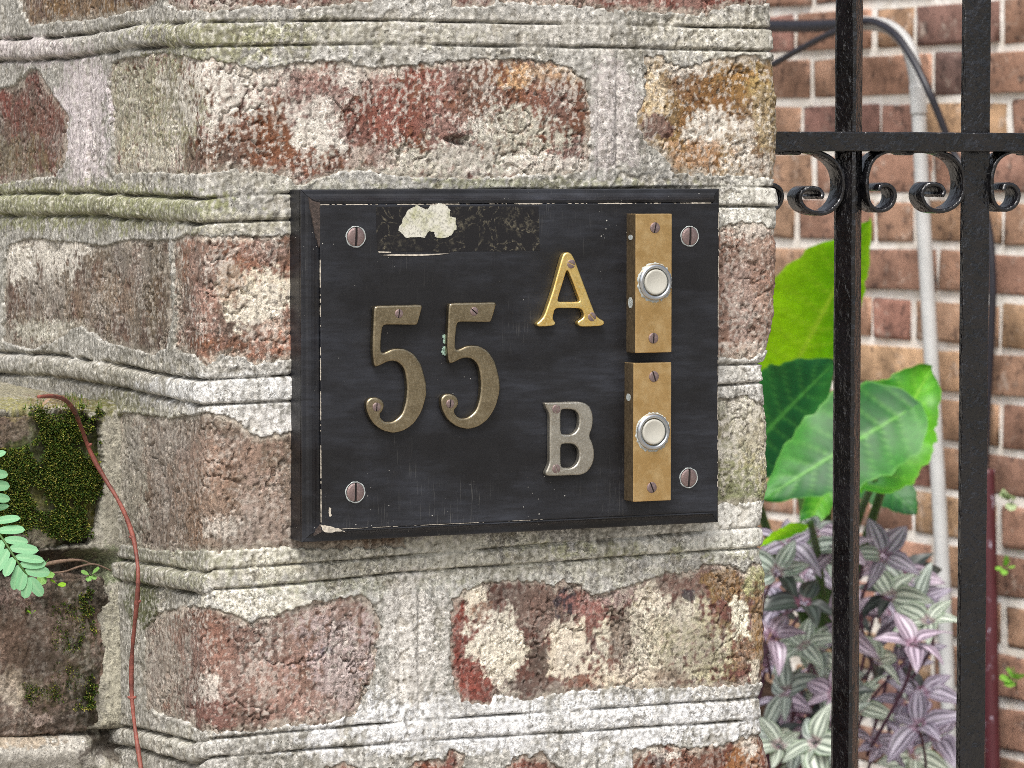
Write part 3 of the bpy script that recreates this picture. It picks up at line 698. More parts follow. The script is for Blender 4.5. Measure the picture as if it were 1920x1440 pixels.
# ------------------------------------------------------------------ the low mossy wall against the pier
LOW_BRICKS = [
    ([(-300, 765), (0, 765), (80, 760), (150, 770), (185, 792), (193, 850), (190, 930), (180, 1000), (165, 1022), (100, 1028), (0, 1032), (-300, 1032)], (C(78, 76, 46), C(58, 60, 38)),
     [(90, 900, 110, 90, C(96, 102, 40), .8, .7, .5), (60, 850, 70, 50, C(66, 70, 36), .8, .6, .2), (20, 800, 40, 34, C(112, 92, 82), .7, .6, .3), (150, 850, 40, 80, C(66, 72, 34), .7, .6, .3), (110, 930, 80, 40, C(104, 98, 36), .6, .9, .8), (60, 770, 60, 14, C(120, 108, 66), .7, .7, .4), (70, 1005, 30, 22, C(196, 184, 162), .8, .6, .4)], 0.03, -0.004),
    ([(-300, 1105), (0, 1102), (60, 1097), (130, 1092), (190, 1100), (207, 1130), (170, 1150), (185, 1180), (195, 1230), (190, 1260), (172, 1310), (180, 1350), (150, 1362), (0, 1374), (-300, 1374)], (C(144, 120, 106), C(112, 96, 84)),
     [(140, 1230, 60, 90, C(60, 58, 34), .75, .8, .6), (60, 1180, 90, 50, C(104, 86, 74), .6, .7, .4), (30, 1120, 60, 16, C(126, 98, 90), .7, .6, .4), (150, 1110, 70, 26, C(58, 54, 44), .8, .6, .2), (20, 1290, 34, 40, C(190, 176, 156), .85, .7, .4), (80, 1350, 16, 12, C(190, 170, 160), .8, .6, .3), (60, 1290, 30, 20, C(150, 140, 120), .6, .8, .6), (160, 1310, 40, 60, C(52, 50, 36), .7, .7, .5), (60, 1240, 60, 40, C(84, 70, 58), .6, .8, .3)], 0.08, 0.004),
]


def low_pt(px, py, off=0.0):
    return hit(px, py, F0 + NW * off, NW)


LEDGE_Z = float(low_pt(100, 757)[2])


def build_low_wall():
    root = thing('low_brick_wall', 'low mossy brick wall abutting the left side of the pier', 'low wall', tuple(F0))
    wv = spans([(-0.03, 0.10, 0.0008), (0.10, 0.42, 0.006)])
    zb = float(low_pt(100, 1480)[2])
    q = spans([(0.0, zb, 0.03), (zb, LEDGE_Z + 0.02, 0.0008), (LEDGE_Z + 0.02, LEDGE_Z + 0.30, 0.0022)])
    nu, nz = len(wv), len(q)
    # profile: straight up the face, rounded over, then back along the top
    r = 0.010
    def prof(x):
        y = np.where(x < LEDGE_Z, 0, x - LEDGE_Z); zz = np.minimum(x, LEDGE_Z)
        return np.stack([y, zz], 1)
    k = np.linspace(-1, 1, 11)
    pp = sum(prof(q + kk * r) for kk in k) / 11
    tt = sum(prof(q + kk * r + 1e-4) - prof(q + kk * r - 1e-4) for kk in k); tt /= np.linalg.norm(tt, axis=1)[:, None]
    P0 = (F0 + np.repeat(wv, nz)[:, None] * DW)
    P0 = P0 - NW * np.tile(pp[:, 0], nu)[:, None]; P0[:, 2] = np.tile(pp[:, 1], nu)
    NN = NW[None, :] * np.tile(tt[:, 1], nu)[:, None]; NN[:, 2] = np.tile(tt[:, 0], nu)
    U = np.repeat(wv, nz); Z = np.tile(q, nu)
    Pf = P0.copy()
    PX, PY = proj(Pf)
    face = (Z < LEDGE_Z + 0.004)
    n_mid = fbm(U, Z, 0.012, 4, 212); n_big = fbm(U, Z, 0.05, 3, 211); n_f = fbm(U, Z, 0.003, 3, 213, 0.65)
    h = 0.0005 + 0.001 * n_big + 0.0008 * n_mid + 0.0005 * n_f
    col = np.tile(C(160, 156, 144), (len(U), 1)) * (0.9 + 0.22 * n_big[:, None])
    strip = sstep(180, 198, PX + 6 * n_mid)
    h = h - 0.002 * (1 - strip)
    # soil in the open bed joint, overhang above the smooth footing mortar
    jt = np.exp(-((PY - 1064) / 26) ** 4) * (1 - sstep(190, 235, PX)) * face
    h = h - 0.016 * jt
    foot = sstep(1372, 1384, PY) * face * (1 - sstep(165, 190, PX + 4 * n_mid))
    gap = np.exp(-((PY - 1376) / 6) ** 2) * face
    hole = np.exp(-(((PX - 215) / 34) ** 2 + ((PY - 1400) / 26) ** 2)) * face
    h = h + 0.006 * foot * np.exp(-((PY - 1408) / 34) ** 2) - 0.010 * gap - 0.016 * hole
    SD = np.full(len(U), 1e3)
    rag = 6.0 * fbm(U, Z, 0.009, 4, 221, 0.6) + 2.5 * fbm(U, Z, 0.003, 2, 222)
    patches = []
    for bi, (poly, pal, st, white, off) in enumerate(LOW_BRICKS):
        sd = sdf(PX, PY, poly) + rag
        sd = np.where(face | (PY > 752), sd, 1e3)
        SD = np.minimum(SD, sd)
        hb = np.full(len(U), -0.012); s0 = 700 + bi * 20
        i = sd < 16
        x = off + 0.0016 * fbm(U[i], Z[i], 0.03, 3, s0) + 0.0014 * fbm(U[i], Z[i], 0.008, 4, s0 + 1, 0.62) + 0.0006 * n_f[i]
        x -= 0.004 * sstep(-22, 3, sd[i])
        hb[i] = x - 0.004 * sstep(4, 14, sd[i])
        patches.append((poly, pal, st, white, sd, hb, s0))
    drop = sstep(2, -3, SD)
    hm = h * (1 - drop) - 0.012 * drop
    lists = [(90, 1064, 190, 34, C(58, 48, 40), .95, .3, .25), (150, 1052, 60, 14, C(96, 84, 70), .6, .6, .4), (40, 1060, 60, 14, C(74, 58, 46), .6, .8, .4), (170, 1040, 40, 10, C(120, 124, 96), .6, .6, .4), (230, 1250, 40, 120, C(172, 168, 150), .7, .5, .4), (212, 900, 24, 130, C(152, 148, 134), .8, .4, .4), (205, 1060, 30, 34, C(120, 128, 100), .7, .6, .4),
             (80, 1408, 130, 30, C(190, 186, 178), .9, .4, .2), (40, 1385, 60, 14, C(150, 128, 100), .6, .7, .4), (210, 1400, 40, 34, C(70, 60, 52), .8, .6, .3), (60, 1440, 120, 20, C(176, 172, 164), .7, .6, .4),
             (60, 725, 120, 22, C(134, 128, 104), .8, .6, .5), (150, 745, 60, 24, C(84, 84, 36), .8, .7, .5), (30, 752, 60, 10, C(128, 124, 60), .7, .7, .6), (190, 760, 24, 30, C(90, 88, 46), .7, .6, .5), (20, 705, 60, 10, C(158, 152, 140), .7, .6, .4), (110, 745, 50, 16, C(110, 84, 70), .5, .8, .5)]
    col = stains(col, PX, PY, U, Z, lists, 800)
    f = fbm(U, Z, 0.0022, 3, 233, 0.7)
    dk = (sstep(0.12, 0.5, f) * 0.55)[:, None]; wt = (sstep(0.12, 0.5, -f) * 0.4 * sstep(60, 110, col.sum(1) * 255)) [:, None]
    col = col * (1 - dk) + col * 0.4 * dk
    col = col * (1 - wt) + np.minimum(col * 1.6, 0.85) * wt
    F = grid_faces(nu, nz)[:, ::-1]
    V = P0 + NN * hm[:, None] - F0
    keep = ~((SD[F] < -9).all(1))
    v, f_, c_, _ = submesh(V, F, keep, col)
    obj('mortar', mesh_from('mortar', v, f_, M_MORTAR, c_), root)
    for (poly, pal, st, white, sd, hb, s0) in patches:
        sel = (sd[F] < 14).all(1)
        V = P0 + NN * hb[:, None] - F0
        v, f_, _, used = submesh(V, F, sel, V)
        c_ = brick_colour(pal, st, white, PX[used], PY[used], U[used], Z[used], s0)
        v, f_, c_ = skirt(v, f_, c_, -NN[used] * 0.04)
        obj('brick', mesh_from('brick', v, f_, M_BRICK, c_), root)
    # moss: a cushion of small leafy blades
    rs = np.random.RandomState(5)
    VV, FF, CC = [], [], []
    zones = [(-20, 196, 768, 1026, 0.0, 30000), (40, 204, 1095, 1350, 0.004, 9000), (120, 200, 715, 792, 0.0, 1600), (-20, 130, 738, 775, 0.0, 900)]
    greens = [C(100, 122, 48), C(146, 148, 66), C(72, 96, 46), C(176, 168, 92), C(80, 104, 54)]
    for (xa, xb, ya, yb, off, cnt) in zones:
        px = rs.uniform(xa, xb, cnt); py = rs.uniform(ya, yb, cnt)
        dens = fbm(px / 3600, py / 3600, 0.016, 4, 301) - 0.9 * np.maximum(0, 1 - np.minimum(np.minimum(px + 60 - xa, xb - px) / 46, np.minimum(py - ya, yb - py) / 40)) ** 1.5 - 0.5 * sstep(120, 60, px) * (off > 0)
        bare = np.hypot((px - 15) / 60, (py - 805) / 36) < 1
        okm = (dens > (-0.42 if off == 0 else -0.10)) & ~bare & (rs.rand(cnt) < 0.3 + 1.6 * (dens + 0.4))
        for x, y, dn in zip(px[okm], py[okm], dens[okm]):
            p = low_pt(x, y, off)
            if p[2] > LEDGE_Z - 0.001:
                p = hit(x, y, np.array([0, 0, LEDGE_Z + 0.001]), UP); nrm = UP
            else: nrm = NW
            L = rs.uniform(0.0007, 0.0016) * (0.35 if nrm is UP else 1); wd = L * 0.45
            d = nrm + rs.normal(0, 0.55, 3) + np.array([0, 0, -0.15 if nrm is NW else 0.3]); d /= np.linalg.norm(d)
            sidev = np.cross(d, rs.normal(0, 1, 3)); sidev /= np.linalg.norm(sidev) + 1e-9
            b = len(VV)
            VV += [p - nrm * 0.0015 - sidev * wd - F0, p - nrm * 0.0015 + sidev * wd - F0, p + d * L * 0.7 + sidev * wd * 0.7 - F0, p + d * L * 1.3 - F0]
            FF.append((b, b + 1, b + 2, b + 3))
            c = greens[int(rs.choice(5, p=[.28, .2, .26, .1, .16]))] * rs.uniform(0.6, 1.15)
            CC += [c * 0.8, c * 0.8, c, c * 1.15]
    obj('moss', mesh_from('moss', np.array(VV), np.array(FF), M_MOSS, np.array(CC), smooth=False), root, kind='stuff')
    return root


def m_leafy(name, vc=True, rough=0.5, trans=0.35, spec=0.4, sat=None):
    k = NT(name); v = k.coord()
    col = k.n('Attribute', attribute_name='Col').outputs['Color']
    c = k.mix(1.0, col, k.ramp(k.noise(v, 130, 4, 0.6), [(0.3, 0.82), (0.7, 1.18)]), 'MULTIPLY')
    k.base(c); k.setp(Roughness=rough, Specular_IOR_Level=spec)
    tr = k.n('BsdfTranslucent', {'Color': c})
    mx = k.n('MixShader', {0: trans}); k.link(k.b.outputs[0], mx.inputs[1]); k.link(tr.outputs[0], mx.inputs[2])
    k.link(mx.outputs[0], k.t.nodes['Material Output'].inputs[0])
    return k.m


M_MOSS = m_leafy('moss_green', rough=0.9, trans=0.2, spec=0.1)
build_low_wall()

# ------------------------------------------------------------------ the house number board
NB, NP = 0.015, 0.0225          # moulding edge and panel face, metres proud of the brickwork
_tl, _tr, _bl, _br = on_right(570, 354, NB), on_right(1350, 355, NB), on_right(570, 1020, NB), on_right(1344, 976, NB)
BX0, BX1 = (_tl[0] + _bl[0]) / 2 - 0.0015, (_tr[0] + _br[0]) / 2
BZ0, BZ1 = (_bl[1] + _br[1]) / 2, (_tl[1] + _tr[1]) / 2
ORG = CORNER + DR * BX0; ORG[2] = BZ0                                # lower left corner of the board on the wall


def bp(px, py, n):
    s, z = on_right(px, py, n)
    return s - BX0, z - BZ0


def board_frame(o):
    o.location = ORG; o.rotation_euler = (0, 0, TH)


def poly_plate(name, pts, n0, n1, mat, parent, org=(0, 0), bevel=0.0, label=None, jag=0.0, seed=0):
    """A flat piece of given outline (board x,z), from n0 to n1 proud of the wall."""
    if jag:
        rs = random.Random(seed); q = []
        for i in range(len(pts)):
            a, b = pts[i], pts[(i + 1) % len(pts)]
            for k in range(4):
                t = k / 4
                q.append((a[0] + (b[0] - a[0]) * t + rs.uniform(-jag, jag), a[1] + (b[1] - a[1]) * t + rs.uniform(-jag, jag)))
        pts = q
    bm = bmesh.new()
    vs = [bm.verts.new((x - org[0], -n1, z - org[1])) for x, z in pts]
    f = bm.faces.new(vs)
    f.normal_update()
    if f.normal.y > 0: f.normal_flip()
    r = bmesh.ops.extrude_face_region(bm, geom=[f])
    back = [v for v in r['geom'] if isinstance(v, bmesh.types.BMVert)]
    for v in back: v.co.y = -n0
    bmesh.ops.recalc_face_normals(bm, faces=bm.faces)
    bmesh.ops.triangulate(bm, faces=[g for g in bm.faces if len(g.verts) > 4])
    return obj(name, bm_mesh(name, bm, mat), parent, label=label)


def outline_solid(name, outer, holes, depth, n0, bevel, mat, parent, org, sharp=0, label=None):
    """Cast letter: outline with holes, front rounded over."""
    cu = bpy.data.curves.new(name, 'CURVE'); cu.dimensions = '2D'; cu.fill_mode = 'BOTH'
    for pts in [outer] + holes:
        P = [np.array(p, float) for p in pts]
        for _ in range(2):                                   # corner cutting
            q = []
            for i in range(len(P)):
                a, b = P[i], P[(i + 1) % len(P)]
                L = np.linalg.norm(b - a); c = min(0.25, 0.0012 / max(L, 1e-9))
                q += [a + (b - a) * c, b - (b - a) * c]
            P = q
        sp = cu.splines.new('POLY'); sp.points.add(len(P) - 1); sp.use_cyclic_u = True
        for pt, p in zip(sp.points, P): pt.co = (p[0] - org[0], p[1] - org[1], 0, 1)
    cu.extrude = depth / 2 - bevel; cu.bevel_depth = bevel; cu.bevel_resolution = 3; cu.offset = -bevel
    tmp = bpy.data.objects.new(name, cu); COL.objects.link(tmp)
    dg = bpy.context.evaluated_depsgraph_get(); dg.update()
    me = bpy.data.meshes.new_from_object(tmp.evaluated_get(dg))
    bpy.data.objects.remove(tmp); bpy.data.curves.remove(cu)
    me.name = name
    me.transform(Matrix(((1, 0, 0, 0), (0, 0, -1, -(n0 + depth / 2)), (0, 1, 0, 0), (0, 0, 0, 1))))
    me.materials.clear(); me.materials.append(mat)
    return obj(name, me, parent, label=label)


_screw_cache = {}
def screw_mesh(r, ring):
    key = (round(r, 5), ring)
    if key in _screw_cache: return _screw_cache[key]
    bm = bmesh.new()
    sw = r * 0.13
    for s in (-1, 1):                                       # two half heads with the slot between
        a0 = math.acos(sw / r)
        prev = None
        rings = []
        for (rr, y) in ((1.0, 0.0), (0.97, -r * 0.10), (0.80, -r * 0.17), (0.45, -r * 0.21)):
            row = []
            for k in range(15):
                an = -a0 + 2 * a0 * k / 14
                x = max(math.cos(an) * r * rr, sw); zz = math.sin(an) * r * max(rr, 0.0)
                if rr < 1 and False: pass
                row.append(bm.verts.new((s * x, y, zz if rr > .9 else math.copysign(min(abs(zz), r * rr), zz))))
            rings.append(row)
        for A, B in zip(rings, rings[1:]):
            for k in range(14):
                vs = (A[k], A[k + 1], B[k + 1], B[k])
                bm.faces.new(vs if s > 0 else vs[::-1])
        # flat middle up to the slot edge
        last = rings[-1]
        bm.faces.new(last if s > 0 else last[::-1])
        # slot wall
        wall = [R[0] for R in rings] + [R[-1] for R in rings][::-1]
        try: bm.faces.new(wall)
        except ValueError: pass
    n_head = len(bm.faces)
    c = [bm.verts.new((math.cos(2 * PI * k / 24) * r * 0.99, -r * 0.02, math.sin(2 * PI * k / 24) * r * 0.99)) for k in range(24)]
    f = bm.faces.new(c); f.material_index = 1
    f.normal_update()
    if f.normal.y > 0: f.normal_flip()
    if ring:
        rs = random.Random(int(r * 1e6)); V = []
        for k in range(32):
            an = 2 * PI * k / 32; o = 1.13 + rs.uniform(-0.03, 0.06)
            ca, sa = math.cos(an) * r, math.sin(an) * r
            V.append([bm.verts.new((ca * 1.0, -r * 0.02, sa * 1.0)), bm.verts.new((ca * 1.06, -r * 0.13, sa * 1.06)), bm.verts.new((ca * o, r * 0.02, sa * o))])
        for k in range(32):
            A, B = V[k], V[(k + 1) % 32]
            for j in range(2):
                f = bm.faces.new((A[j], A[j + 1], B[j + 1], B[j])); f.material_index = 2; f.smooth = True
    bmesh.ops.recalc_face_normals(bm, faces=bm.faces)
    me = bm_mesh('screw', bm, [M_SCREW, M_DARK, M_CRUST])
    _screw_cache[key] = me
    return me


def screw(x, n, z, r, ang, parent, ring=False):
    o = obj('screw', screw_mesh(r, ring), parent)
    o.location = (x, -n, z); o.rotation_euler = (0, math.radians(ang), 0)
    return o


def build_board():
    root = thing('house_number_board', 'black wooden board with brass number 55 and letters A and B on the pier', 'number board')
    board_frame(root)
    Wd, Ht = BX1 - BX0, BZ1 - BZ0
    bm = bmesh.new()
    add_box(bm, 0, Wd, -NB + 0.0004, 0.006, 0, Ht, 0.0004, 1)
    obj('backing_board', bm_mesh('backing_board', bm, M_BOARD), root)
    # cove moulding, four mitred lengths
    prof = [(0.0, 0.0130), (0.0, NB), (0.0006, NB + 0.0005), (0.0022, NB + 0.0007), (0.0034, NB + 0.0013), (0.0045, NB + 0.0026), (0.0053, NB + 0.0046), (0.0057, NP - 0.0004), (0.0072, NP - 0.0009), (0.0072, 0.0130)]
    def cnr(i, q):
        return [(i, i), (Wd - i, i), (Wd - i, Ht - i), (i, Ht - i)][q % 4]
    for q in range(4):
        bm = bmesh.new(); A, B = [], []
        e = 0.00012
        for (i, n) in prof:
            x, z = cnr(i, q); A.append((x, n, z))
            x, z = cnr(i, q + 1); B.append((x, n, z))
        d = Vector((B[0][0] - A[0][0], 0, B[0][2] - A[0][2])).normalized() * e
        rows = []
        NSEG = 24
        for s in range(NSEG + 1):
            t = s / NSEG; row = []
            for a, b in zip(A, B):
                p = Vector((a[0] + d.x + (b[0] - a[0] - 2 * d.x) * t, -(a[1]), a[2] + d.z + (b[2] - a[2] - 2 * d.z) * t))
                p.y -= 0.00012 * math.sin(s * 2.3 + q)
                row.append(bm.verts.new(p))
            rows.append(row)
        for R0, R1 in zip(rows, rows[1:]):
            for k in range(len(prof) - 1):
                bm.faces.new((R0[k], R1[k], R1[k + 1], R0[k + 1]))
        bm.faces.new(rows[0]); bm.faces.new(rows[-1][::-1])
        bmesh.ops.recalc_face_normals(bm, faces=bm.faces)
        obj('moulding', bm_mesh('moulding', bm, M_BOARD), root)
    bm = bmesh.new()
    i0 = 0.0075
    add_box(bm, i0, Wd - 0.0042, -NP, -0.012, i0 - 0.001, Ht - i0, 0.0007, 2)
    obj('panel', bm_mesh('panel', bm, M_BOARD), root)
    # worn pale edges where panel and moulding meet
    rs = random.Random(4)
    def worn(x0, z0, x1, z1, wmax, seed):
        rs = random.Random(seed); bm = bmesh.new()
        L = math.hypot(x1 - x0, z1 - z0); n = int(L / 0.0007)
        dx, dz = (x1 - x0) / L, (z1 - z0) / L; px, pz = -dz, dx
        ph = rs.uniform(0, 9)
        prev = None
        for k in range(n + 1):
            t = k / n * L
            ww = wmax * max(0, 0.45 + 0.5 * math.sin(t * 190 + ph) * math.sin(t * 71 + 2 * ph) + rs.uniform(-0.4, 0.4))
            if ww < wmax * 0.22: prev = None; continue
            c = (x0 + dx * t, z0 + dz * t)
            cur = [bm.verts.new((c[0] + px * ww / 2, -NP - 0.00012, c[1] + pz * ww / 2)), bm.verts.new((c[0] - px * ww / 2, -NP - 0.00012, c[1] - pz * ww / 2)), bm.verts.new((c[0] - px * ww / 2, -NP + 0.0006, c[1] - pz * ww / 2)), bm.verts.new((c[0] + px * ww / 2, -NP + 0.0006, c[1] + pz * ww / 2))]
            if prev:
                for j in range(4): bm.faces.new((prev[j], prev[(j + 1) % 4], cur[(j + 1) % 4], cur[j]))
            prev = cur
        bmesh.ops.recalc_face_normals(bm, faces=bm.faces)
        obj('worn_edge', bm_mesh('worn_edge', bm, M_WHITE_PAINT), root)
    worn(i0 + 0.0002, Ht - i0 - 0.0001, Wd - 0.0045, Ht - i0 - 0.0001, 0.00055, 1)
    worn(i0 + 0.0001, i0 + 0.001, i0 + 0.0001, Ht - 0.034, 0.00038, 2)
    worn(i0 + 0.001, i0 - 0.0008, Wd * 0.55, i0 - 0.0008, 0.00022, 3)
    worn(Wd - 0.0043, 0.02, Wd - 0.0043, Ht - 0.012, 0.0003, 5)
    # chipped wedge at the upper left, split at the lower left corner
    poly_plate('chipped_edge', [bp(x, y, NP) for x, y in ((579, 370), (585, 376), (599, 380), (600, 420), (600, 452), (598, 465), (593, 446), (586, 410), (581, 386))], NP - 0.0012, NP + 0.0002, M_BARE, root, jag=0.00015, seed=2)
    poly_plate('chipped_edge', [bp(x, y, NP) for x, y in ((601, 984), (612, 985), (634, 991), (648, 997), (636, 997), (610, 998), (604, 994))], NP - 0.001, NP + 0.00015, M_WHITE_PAINT, root, jag=0.0003, seed=3)
    poly_plate('chipped_edge', [bp(x, y, NP) for x, y in ((600, 985), (603, 996), (594, 1002), (589, 1004), (593, 994))], NP - 0.001, NP + 0.0001, M_BARE, root, jag=0.0002, seed=5)
    poly_plate('paint_chip', [bp(x, y, NP) for x, y in ((617, 951), (621, 953), (620, 962), (622, 967), (618, 969), (616, 962))], NP - 0.001, NP + 0.0001, M_WHITE_PAINT, root, jag=0.0001, seed=6)
    # remains of a paper label
    k = NT('label_glue'); v = k.coord()
    a = k.noise(k.n('VectorMath', {0: v, 1: (0.2, 0.3, 0.1)}, operation='ADD').outputs[0], 70, 3, 0.5, 1.2)
    line = k.ramp(k.math('ABSOLUTE', k.math('SUBTRACT', a, 0.5)), [(0.0, 1.0), (0.03, 0.0)])
    fine = k.ramp(k.noise(v, 480, 4, 0.7), [(0.45, 0.0), (0.62, 1.0)])
    msk = k.math('MULTIPLY', k.math('MULTIPLY', line, fine), k.ramp(k.noise(v, 38, 2), [(0.38, 0.15), (0.6, 1.0)]))
    msk2 = k.math('MULTIPLY', k.ramp(k.noise(v, 45, 4, 0.7), [(0.55, 0), (0.72, 1)]), fine)
    k.base(k.mix(k.math('MULTIPLY', k.math('MAXIMUM', msk, msk2), 0.9), C(22, 21, 23), C(116, 110, 92)))
    k.setp(Roughness=0.62, Specular_IOR_Level=0.3); k.bump(msk, 0.4, 0.0004)
    poly_plate('label_residue', [bp(x, y, NP) for x, y in ((705, 387), (1010, 387), (1012, 470), (860, 471), (840, 473), (707, 470))], NP - 0.001, NP + 0.00012, k.m, root, jag=0.0002, seed=7)
    cr = [(968, 412), (1000, 330), (1040, 250), (1085, 222), (1120, 200), (1180, 225), (1215, 235), (1240, 200), (1330, 185), (1375, 210), (1400, 240), (1395, 290), (1450, 305), (1450, 400), (1420, 430), (1390, 470), (1275, 472), (1270, 425), (1225, 415), (1200, 440), (1190, 470), (1030, 475), (1000, 440)]
    kk = NT('label_paper'); vv = kk.coord()
    kk.base(kk.mix(kk.ramp(kk.noise(vv, 110, 5, 0.65), [(0.4, 0), (0.64, 1)]), C(208, 206, 192), C(158, 156, 118)))
    sp_ = kk.ramp(kk.noise(vv, 900, 3, 0.7), [(0.36, 0.55), (0.52, 1.0)])
    kk.base(kk.mix(1.0, kk.mix(kk.ramp(kk.noise(vv, 90, 5, 0.65), [(0.45, 0), (0.66, 1)]), C(200, 198, 186), C(160, 160, 122)), sp_, 'MULTIPLY'))
    kk.setp(Roughness=0.9)
    poly_plate('label_scrap', [bp(530 + x * .224, 340 + y * .224, NP) for x, y in cr], NP - 0.001, NP + 0.0004, kk.m, root, jag=0.00035, seed=9)
    sl_ = [(716, 478.3), (740, 479.6), (780, 480.0), (815, 478.2), (843, 475.2), (815, 476.0), (780, 476.8), (740, 476.6)]
    poly_plate('label_scrap', [bp(x, y, NP) for x, y in sl_], NP - 0.001, NP + 0.0003, M_WHITE_PAINT, root)
    poly_plate('label_scrap', [bp(x, y, NP) for x, y in ((709, 471.2), (733, 472.0), (733, 474.0), (710, 473.8))], NP - 0.001, NP + 0.0003, M_WHITE_PAINT, root)
    # corner screws
    for (x, y, a) in ((667, 444, 2), (1293, 443, 2), (666, 923, 1), (1291, 896, 3)):
        px, pz = bp(x, y, NP)
        screw(px, NP, pz, 0.0049, a, root, True)
    # number and letters, screwed to the panel
    D = 0.0042
    five = [(702, 576), (708, 573), (791, 571), (793, 575), (784, 608), (780, 610), (724, 609), (718, 612), (715, 640), (715, 661), (722, 661), (738, 653), (758, 653), (777, 663), (791, 683), (799, 713), (801, 732), (799, 748), (792, 772), (778, 794), (759, 808), (738, 813), (716, 807), (699, 793), (689, 774), (686, 757), (692, 747), (703, 744), (714, 747), (720, 754), (721, 763), (717, 772), (712, 777), (716, 787), (727, 792), (741, 789), (754, 778), (761, 757), (764, 732), (762, 704), (757, 688), (746, 678), (732, 677), (722, 681), (709, 688), (702, 687), (699, 660), (699, 640)]
    F5 = [bp(x, y, NP + D) for x, y in five]
    o5 = F5[0]
    n1 = outline_solid('numeral', F5, [], D, NP, 0.0011, M_NUM, root, o5); n1.location = (o5[0], 0, o5[1])
    p2 = bp(842, 571, NP + D)
    n2 = n1.copy(); COL.objects.link(n2); n2.location = (p2[0], 0, p2[1])
    for nn, lst in ((n1, ((748, 588, 10), (706, 763, 5))), (n2, ((889, 584, -50), (844, 757, 8)))):
        for (x, y, a) in lst:
            q = bp(x, y, NP + D)
            screw(q[0] - nn.location.x, NP + D, q[1] - nn.location.z, 0.0023, a, nn)
    A = [(1058, 475), (1065, 472), (1072, 475), (1078, 486), (1097, 537), (1117, 590), (1124, 597), (1134, 602), (1134, 608), (1127, 612), (1090, 613), (1083, 608), (1084, 602), (1093, 597), (1096, 590), (1091, 578), (1041, 578), (1038, 591), (1038, 600), (1043, 605), (1040, 611), (1010, 613), (1006, 607), (1014, 601), (1021, 592), (1036, 548), (1054, 483)]
    Ah = [(1063, 507), (1066, 507), (1088, 563), (1086, 566), (1048, 566), (1046, 563)]
    oA = bp(1021, 613, NP + D)
    la = outline_solid('letter', [bp(x, y, NP + D) for x, y in A], [[bp(x, y, NP + D) for x, y in Ah]], D, NP, 0.0009, M_BRASS, root, oA, label='bright polished brass letter A'); la.location = (oA[0], 0, oA[1])
    Bp = [(1022, 756), (1026, 755), (1088, 753), (1099, 756), (1108, 764), (1113, 779), (1112, 801), (1105, 818), (1112, 830), (1116, 850), (1113, 870), (1103, 885), (1090, 891), (1028, 893), (1022, 888), (1028, 876), (1031, 866), (1031, 775), (1024, 764)]
    B1 = [(1052, 767), (1077, 768), (1085, 775), (1087, 787), (1085, 803), (1078, 812), (1070, 815), (1052, 815)]
    B2 = [(1052, 832), (1077, 832), (1086, 842), (1087, 857), (1083, 869), (1075, 876), (1068, 878), (1052, 877)]
    oB = bp(1030, 893, NP + D)
    lb = outline_solid('letter', [bp(x, y, NP + D) for x, y in Bp], [[bp(x, y, NP + D) for x, y in B1], [bp(x, y, NP + D) for x, y in B2]], D, NP, 0.0010, M_NICKEL, root, oB, label='dull pale brass letter B'); lb.location = (oB[0], 0, oB[1])
    for nn, lst in ((la, ((1071, 495, -65), (1110, 594, -40))), (lb, ((1043, 767, 20), (1043, 879, -20)))):
        for (x, y, a) in lst:
            q = bp(x, y, NP + D)
            screw(q[0] - nn.location.x, NP + D - 0.0001, q[1] - nn.location.z, 0.0024, a, nn)
    for j, (x, y) in enumerate(((833, 632), (834, 640), (832, 655), (835, 661), (831, 659))):
        q = bp(x, y, NP)
        poly_plate('corrosion_spot', [(q[0] + math.cos(k) * 0.0010, q[1] + math.sin(k) * 0.0016) for k in np.linspace(0, 2 * PI, 9)[:-1]], NP - 0.001, NP + 0.0006, M_VERDI, root, jag=0.0003, seed=j + 20)


def lathe(bm, prof, n=40, mat=0, org=(0, 0, 0)):
    rows = []
    for (r, y) in prof:
        rows.append([bm.verts.new((org[0] + r * math.cos(2 * PI * k / n), org[1] + y, org[2] + r * math.sin(2 * PI * k / n))) for k in range(n)] if r > 0 else [bm.verts.new((org[0], org[1] + y, org[2]))])
    for A, B in zip(rows, rows[1:]):
        for k in range(n):
            k2 = (k + 1) % n
            if len(B) == 1: f = bm.faces.new((A[k], A[k2], B[0]))
            else: f = bm.faces.new((A[k], A[k2], B[k2], B[k]))
            f.smooth = True; f.material_index = mat


